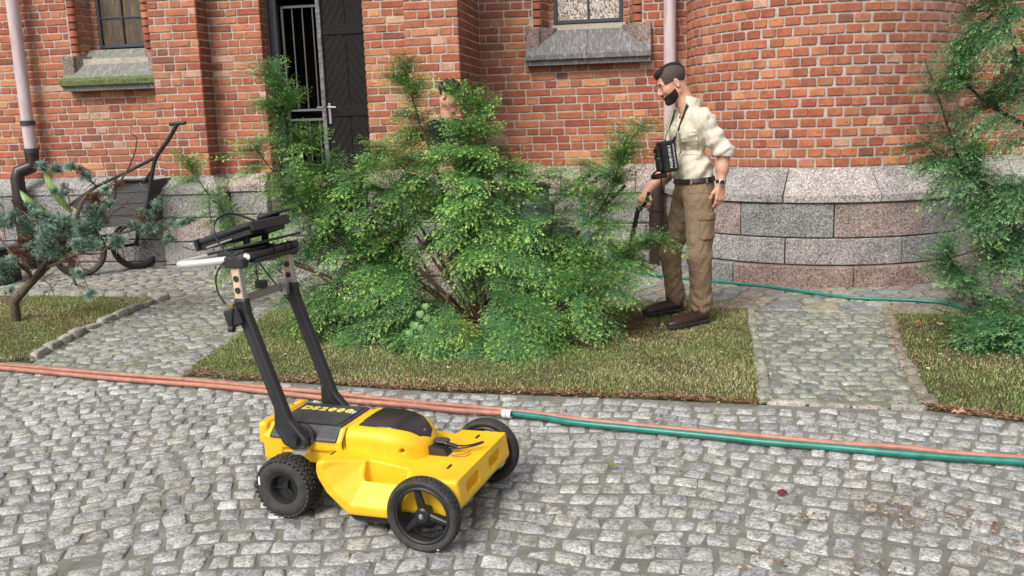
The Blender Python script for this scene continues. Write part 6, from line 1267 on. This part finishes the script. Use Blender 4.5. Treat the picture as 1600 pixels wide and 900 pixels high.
# watch
ax = _n(elN - wrN); wc = wrN + ax * .012; wt = empty('wrist_watch', tuple(wc), parent=man); MB().lathe([(-.011, .0290), (-.011, .0335), (.011, .0345), (.011, .0295)], wc, ax, 28).make('watch_strap', M['strap'], wt, smooth=True)
oc = wc + np.array([-.0, -.036, 0]) * .95 + [.006, 0, 0]; on = _n([.12, -1, .05]); MB().lathe([(-.006, .001), (-.006, .020), (.004, .021), (.006, .017), (.006, .001)], oc, on, 24).make('watch_case', M['alu'], wt, smooth=True); MB().lathe([(.0062, .016), (.0075, .0155), (.0078, .001)], oc, on, 24).make('watch_dial', M['rim'], wt, smooth=True)
strapf = lambda P: np.minimum(shirt_base(P), cap(P, neck + [0, 0, -.05], neck + [0, 0, .02], .070, .072))
# pouch on neck straps (held by him, a thing of its own)
pc = wp(1041, 245, 6.22); PF = (np.stack([_n([-.80, -.60, -.0]), np.cross([0, 0, 1.], _n([-.80, -.60, -.0])), [0, 0, 1.]], 1) @ rotm('Y', 6) @ rotm('X', 6), pc); pou = empty('control_pouch', tuple(pc)); tag(pou, 'black neck pouch with white lettering hanging on the chest of the bearded man', 'pouch')
PM = Matrix([[*PF[0][i], pc[i]] for i in range(3)] + [[0, 0, 0, 1]])
MB().box((-.055, -.034, -.105), (.050, .040, .105), bev=.010).make('pouch_body', M['nylon'], pou, mx=PM); MB().box((-.050, .0405, -.100), (.046, .060, .098), bev=.009).make('side_panel', M['nylon'], pou, mx=PM)
MB().box((.052, -.03, -.09), (.085, .034, .075), bev=.014).make('front_pocket', M['nylon'], pou, mx=PM); MB().box((.03, -.04, -.135), (.125, .03, -.10), bev=.010).make('lower_flap', M['nylon'], pou, mx=PM)
def hit(px, py, f, o_=.0):
    d = ray(px, py); d = d / np.linalg.norm(d); t_ = np.linspace(5.4, 7.4, 500); Q = ORG + t_[:, None] * d; v = f(tuple(Q[:, i] for i in range(3))) - o_; k = np.argmax(v < 0); return Q[k]
TM = PM @ Matrix.Translation((-.012, .0606, 0)) @ Matrix([[-0, -1, 0, 0], [0, 0, 1, 0], [-1, 0, 0, 0], [0, 0, 0, 1]]) 
TM = PM @ Matrix.Translation((-.000, .0608, -.002)) @ Matrix(((0, 1, 0, 0), (0, 0, 1, 0), (1, 0, 0, 0), (0, 0, 0, 1)))
text('letters', 'PULSE   STAR II', .0275, M['txtw'], pou, TM @ Matrix.Translation((0, .012, 0)), bold=.0009, sx=.82); text('star_mark', '*', .055, M['txtw'], pou, TM @ Matrix.Translation((-.012, -.004, 0)), bold=.002); text('letters', 'Pulse Induction Metal Detector', .0145, M['txtw'], pou, TM @ Matrix.Translation((0, -.022, 0)), bold=.0003, sx=.88)
SP1 = [hit(x, y, strapf, .006) for x, y in ((1079, 152), (1074, 165), (1067, 183), (1060, 203))] + [wp(1056, 212, 6.17), wp(1052, 224, 6.19)]
strip_on('neck_strap', strapf, SP1, .022, .006, M['strap'], pou, .004, proj=False)
SP2 = [hit(x, y, strapf, .006) for x, y in ((1055, 172), (1051, 186), (1046, 200))] + [wp(1041, 213, 6.26), wp(1039, 226, 6.25)]
strip_on('neck_strap', strapf, SP2, .016, .006, M['strap'], pou, .004, proj=False)
for x, y, Y in ((1059, 207, 6.19), (1041, 210, 6.3)): c = wp(x, y, Y); MB().box(c - [.010, .012, .006], c + [.010, .004, .006], bev=.002).make('strap_buckle', M['alu'], pou)
# detector wand in the far hand
wd = empty('detector_wand', tuple(gp(933, 474))); tag(wd, 'detector wand with black grip and grey tube held low by the bearded man', 'detector wand')
g0, g1, g2, g3 = wp(1010, 316, 6.40), wp(1001, 322, 6.44), wp(986, 380, 6.46), wp(968, 416, 6.45)
MB().tube([wp(1014, 300, 6.42), g0, wp(1006, 320, 6.43), wp(998, 330, 6.44)], .013, 12).make('grip', M['bpl'], wd, smooth=True); MB().tube([wp(998, 322, 6.44), g2, wp(980, 395, 6.46)], .017, 12).make('upper_tube', M['bpl'], wd, smooth=True); MB().tube([wp(981, 392, 6.46), g3, gp(934, 471, .06)], .012, 12).make('lower_tube', mat('grey_tube', (.30, .31, .33), .35, .2), wd, smooth=True)
MB().lathe([(-.012, .02), (-.015, .11), (0, .12), (.012, .11), (.014, .02)], gp(915, 490, .065), (0, 0, 1), 28).make('search_coil', M['white'], wd, smooth=True)
MB().tube(smoothpath([wp(1033, 272, 6.25), wp(1034, 300, 6.24), wp(1038, 325, 6.22), wp(1043, 345, 6.2), wp(1040, 362, 6.25), wp(1020, 385, 6.35), wp(990, 392, 6.44)], 6), .0045, 8).make('coiled_lead', M['strap'], wd, smooth=True)

# --- the second man, behind the bush
p2 = empty('person', (-1.52, 7.45, 0)); tag(p2, 'dark-haired man in black shirt, mostly hidden behind the yew bush', 'person')
h2 = wp(704, 150, 7.45); H2 = frame(h2, _n([.86, -.36, -.42]), (0, 0, 1)); n2 = h2 + [-.035, .03, -.16]; b2c = n2 + [-.02, .0, -.22]; SD2 = _n([-.42, -.90, 0]) ; w2 = np.array([-1.5, 7.5, .98])
V1 = sf(lambda P: smin(head_f(tolocal(P, H2), False), cap(P, tw(H2, (-.03, 0, -.05)), n2, .055, .06), .03), h2 - [.2, .2, .24], h2 + .18, .0055)
kn = [w2 + SD2 * s * .1 + [.02, -.02, -.48] for s in (1, -1)]; an = [w2 + SD2 * s * .11 + [0, 0, -.88] for s in (1, -1)]; sh2 = [b2c + SD2 * s * .17 + [0, 0, .12] for s in (1, -1)]; el2 = [sh2[0] + [.02, -.03, -.28], sh2[1] + [.06, -.02, -.28]]; wr2 = [el2[0] + [.16, -.06, -.17], el2[1] + [.16, -.08, -.17]]
V2 = sf(lambda P: U(.03, cap(P, b2c, w2, .08, .08), cap(P, n2, b2c, .055, .06), *[cap(P, a, b, .045, .038) for a, b in zip(sh2, el2)], *[cap(P, a, b, .04, .027) for a, b in zip(el2, wr2)], *[cap(P, w2 + SD2 * s * .09, k, .08, .06) for s, k in zip((1, -1), kn)], *[cap(P, k, a, .055, .04) for k, a in zip(kn, an)]), *box_of([n2, w2, *an, *wr2, *sh2], .14), .014)
hs2 = []
for a, b, td in zip(el2, wr2, (1, -1)): fh3, p3 = hand(b, b - a, (0, 0, 1), [(.5, .6, .4)] * 4, thumbdir=-td); lo, hi = box_of(p3, .03); hs2.append(sf(fh3, lo, hi, .0048))
V, F = join_solids([V1, V2] + hs2); mk('body', V, F, M['skin'], p2, smooth=True)
def f_h2(P): p = tolocal(P, H2); X, Y, Z = p; d = head_f(p, False) - .010 + .003 * np.sin(X * 210) * np.sin(Y * 230); reg = np.maximum(-(Z - .030 + np.maximum(-X - .01, 0) * .9), X - .072); reg = np.maximum(reg, -ell((X, abs(Y), Z), (-.010, .086, -.004), (.024, .028, .034))); return smax(d, reg, .008)
V, F = sf(f_h2, h2 - .17, h2 + .18, .005); mk('hair', V, F, M['hair'], p2, smooth=True)
for s in (-1, 1): MB().tube([tw(H2, p) for p in ((.093, s * .016, .036), (.091, s * .032, .0415), (.078, s * .048, .036))], [.0032, .0042, .002], 7).make('eyebrow', M['hair'], p2, smooth=True)
def f_s2(P):
    d = U(.06, cap(P, b2c + SD2 * .09, b2c - SD2 * .09, .105, .105), cap(P, w2 + SD2 * .06 + [0, 0, .1], w2 - SD2 * .06 + [0, 0, .1], .112, .112), cap(P, n2 + [0, 0, -.07], sh2[0], .06, .066), cap(P, n2 + [0, 0, -.07], sh2[1], .06, .066)); 
    for a, b in zip(sh2, el2): d = smin(d, cap(P, a, a + (b - a) * .9, .066, .060), .03)
    d = d + (wav(P, (1, .3, -.9), 60) + wav(P, (.6, .2, 1.1), 41, 2)) * .002; return smax(smax(d, w2[2] + .02 - P[2], .006), -cap(P, n2 + [0, 0, -.04], n2 + [.03, -.02, .1], .062, .075), .006)
lo, hi = box_of([n2, w2, *sh2, *el2], .15); V, F = sf(f_s2, lo, hi, .008); mk('shirt', V, F, M['navy'], p2, smooth=True)
def f_t2(P): d = cap(P, w2 + SD2 * .06, w2 - SD2 * .06, .108, .108); d = U(.03, d, *[cap(P, w2 + SD2 * s * .085 + [0, 0, -.02], k, .095, .078) for s, k in zip((1, -1), kn)], *[cap(P, k, a, .078, .062) for k, a in zip(kn, an)]); return smax(d, P[2] - w2[2] - .03, .005)
lo, hi = box_of([w2, *kn, *an], .15); V, F = sf(f_t2, lo, hi, .010); mk('trousers', V, F, M['jeans'], p2, smooth=True)
for a in an:
    fr = frame((a[0], a[1], .05), (.5, -.85, 0), (0, 0, 1)); V, F = sf(lambda P: smax(U(.03, ell(tolocal(P, fr), (0, 0, .02), (.05, .042, .06)), ell(tolocal(P, fr), (.10, 0, 0), (.11, .045, .045))), -(tolocal(P, fr)[2] + .03), .004), np.array([a[0], a[1], .1]) - [.25, .3, .1], np.array([a[0], a[1], .1]) + [.25, .2, .08], .008); mk('shoe', V, F, M['shoe'], p2, smooth=True)
# ------------------------------------------------------------------ old hand cart by the wall
hc_ = empty('hand_cart', (-5.5, 8.5, 0)); tag(hc_, 'old black two-wheeled hand cart with tall handle leaning by the church wall', 'hand cart')
M['oldwood'] = mat('blackened_boards', (.035, .032, .034), .7); t = NT(M['oldwood']); t.col(t.ramp(t.noise(16, 5, .75, v=t.pos((1, 6, 6))), [(.35, (.02, .018, .02)), (.7, (.07, .065, .066))])); M['rust'] = mat('dark_steel', (.03, .028, .030), .5, .4)
M['dullrim'] = mat('rusty_grey_rim', (.12, .10, .09), .6, .5)
def spoked(c, r, ax, name='cart_wheel'):
    w_ = empty(name, tuple(c), parent=hc_); c = np.array(c); ax = _n(ax); MB().lathe([(-.026, r - .052), (-.040, r - .030), (-.030, r - .006), (0, r), (.030, r - .006), (.040, r - .030), (.026, r - .052)], c, ax, 44, closed=True).make('tyre', M['tyre'], w_, smooth=True)
    MB().lathe([(-.018, r - .058), (-.022, r - .050), (.022, r - .050), (.018, r - .058), (0, r - .066)], c, ax, 40, closed=True).make('rim', M['dullrim'], w_, smooth=True); MB().lathe([(-.04, .001), (-.04, .022), (.04, .022), (.04, .001)], c, ax, 16).make('hub', M['dullrim'], w_, smooth=True)
    a = _n(np.cross(ax, [0, 0, 1.])); b = np.cross(ax, a)
    for k in range(20):
        t0, t1 = 2 * math.pi * k / 20, 2 * math.pi * (k + (1.6 if k % 2 else -1.6)) / 20; MB().tube([c + ax * (.03 if k % 4 < 2 else -.03) + .02 * (math.cos(t0) * a + math.sin(t0) * b), c + (r - .060) * (math.cos(t1) * a + math.sin(t1) * b)], .0018, 4, cap=False).make('spoke', M['dullrim'], w_)
wa = _n([.72, -.69, 0]); c1 = wp(124, 392, 8.28); c1[2] = .262; c2 = wp(212, 374, 8.78); c2[2] = .262
spoked(c1, .262, wa); spoked(c2, .262, wa)
MB().tube([c1, c2], .016, 10).make('axle', M['rust'], hc_)
# tipped box: boards
A0, A1, A2, A3 = wp(180, 285, 8.45), wp(232, 282, 8.45), wp(236, 300, 8.42), wp(222, 352, 8.36); B0 = wp(150, 356, 8.36); depth = np.array([.10, .5, .02])
def slab(name, p, q, r_, s_, th, m): n = _n(np.cross(np.array(q) - p, np.array(s_) - p)) * th; V = [p, q, r_, s_]; V = np.array(V + [np.array(x) + n for x in V]); return MB().add(V, [(0, 1, 2, 3), (7, 6, 5, 4), (0, 4, 5, 1), (1, 5, 6, 2), (2, 6, 7, 3), (3, 7, 4, 0)]).make(name, m, hc_)
for k in range(4):
    f0, f1 = k / 4 + .006, (k + 1) / 4 - .006; l = lambda f: A0 + (B0 - A0) * f; r_ = lambda f: A1 + (A3 - A1) * f; slab('side_board', l(f0), r_(f0), r_(f1), l(f1), .022, M['oldwood'])
for k in range(3): f0, f1 = k / 3 + .01, (k + 1) / 3 - .01; slab('floor_board', B0 + depth * f0, A3 + depth * f0, A3 + depth * f1, B0 + depth * f1, .022, M['oldwood'])
slab('end_board', A1, A3, A3 + depth, A1 + depth, .022, M['oldwood']); slab('end_board', A0, B0, B0 + depth, A0 + depth, .022, M['oldwood'])
MB().tube([A0 + [0, -.02, .01], A1 + [0, -.02, .01], A2 + [0, -.02, 0], A3 + [0, -.02, 0]], .016, 8).make('box_rim', M['rust'], hc_)
for dy in (0,):
    MB().tube(smoothpath([wp(277, 194, 8.38), wp(262, 220, 8.38), wp(244, 246, 8.38), wp(238, 270, 8.38), wp(233, 305, 8.38)], 4), .020, 10).make('handle_bar', M['rust'], hc_, smooth=True); MB().tube([wp(243, 246, 8.38), wp(200, 268, 8.37), wp(150, 292, 8.36), wp(104, 324, 8.34)], .016, 10).make('side_rail', M['rust'], hc_, smooth=True); MB().tube([wp(240, 262, 8.38), wp(224, 286, 8.4)], .013, 8).make('brace', M['rust'], hc_)
    MB().tube([wp(265, 194, 8.38), wp(290, 192, 8.38)], .019, 10).make('handle_grip', M['rust'], hc_, smooth=True)
MB().tube([wp(158, 345, 8.34), wp(150, 365, 8.32), c1 + [.04, 0, .05]], .024, 8).make('axle_bracket', M['rust'], hc_); MB().tube([wp(220, 340, 8.45), c2], .02, 8).make('axle_bracket', M['rust'], hc_)
slab('front_board', wp(128, 304, 8.3), wp(160, 338, 8.3), wp(150, 350, 8.3), wp(112, 322, 8.3), .03, M['oldwood'])
# ------------------------------------------------------------------ single fallen leaves
def fallen(px, py, s, colr, label, z=.018, cat='leaf'):
    c = gp(px, py, z); o_ = [(0, -1), (.35, -.55), (.9, -.45), (.55, 0), (.85, .5), (.3, .45), (0, 1), (-.3, .45), (-.85, .5), (-.55, 0), (-.9, -.45), (-.35, -.55)]; rt = random.uniform(0, 6); V = [(0, 0, .25 * s)] + [((p * math.cos(rt) - q * math.sin(rt)) * s, (p * math.sin(rt) + q * math.cos(rt)) * s, random.uniform(.0, .6) * s) for p, q in o_]
    o = mk('fallen_leaf', V, [(0, i + 1, (i + 1) % 12 + 1) for i in range(12)], M['litter'], mx=Matrix.Translation(c)); o.color = (*colr, 1); return tag(o, label, cat)
fallen(1222, 771, .026, (.16, .012, .02), 'dark red leaf lying alone on the cobbles at right')
fallen(993, 534, .028, (.42, .25, .14), 'tan leaf on the lawn right of the yew bush', .05)
fallen(1468, 508, .026, (.50, .38, .28), 'pale curled leaf on the right lawn under the yew tree', .05)
fallen(1433, 504, .028, (.40, .18, .08), 'orange-brown leaf on the right lawn near the turret', .05)
fallen(1498, 646, .036, (.42, .22, .14), 'pinkish leaf at the front edge of the right lawn', .03)
fallen(660, 596, .028, (.48, .28, .19), 'pale pinkish leaf on the front of the middle lawn', .045)
fallen(957, 728, .022, (.20, .28, .04), 'small green-yellow leaf on the cobbles right of the survey cart')
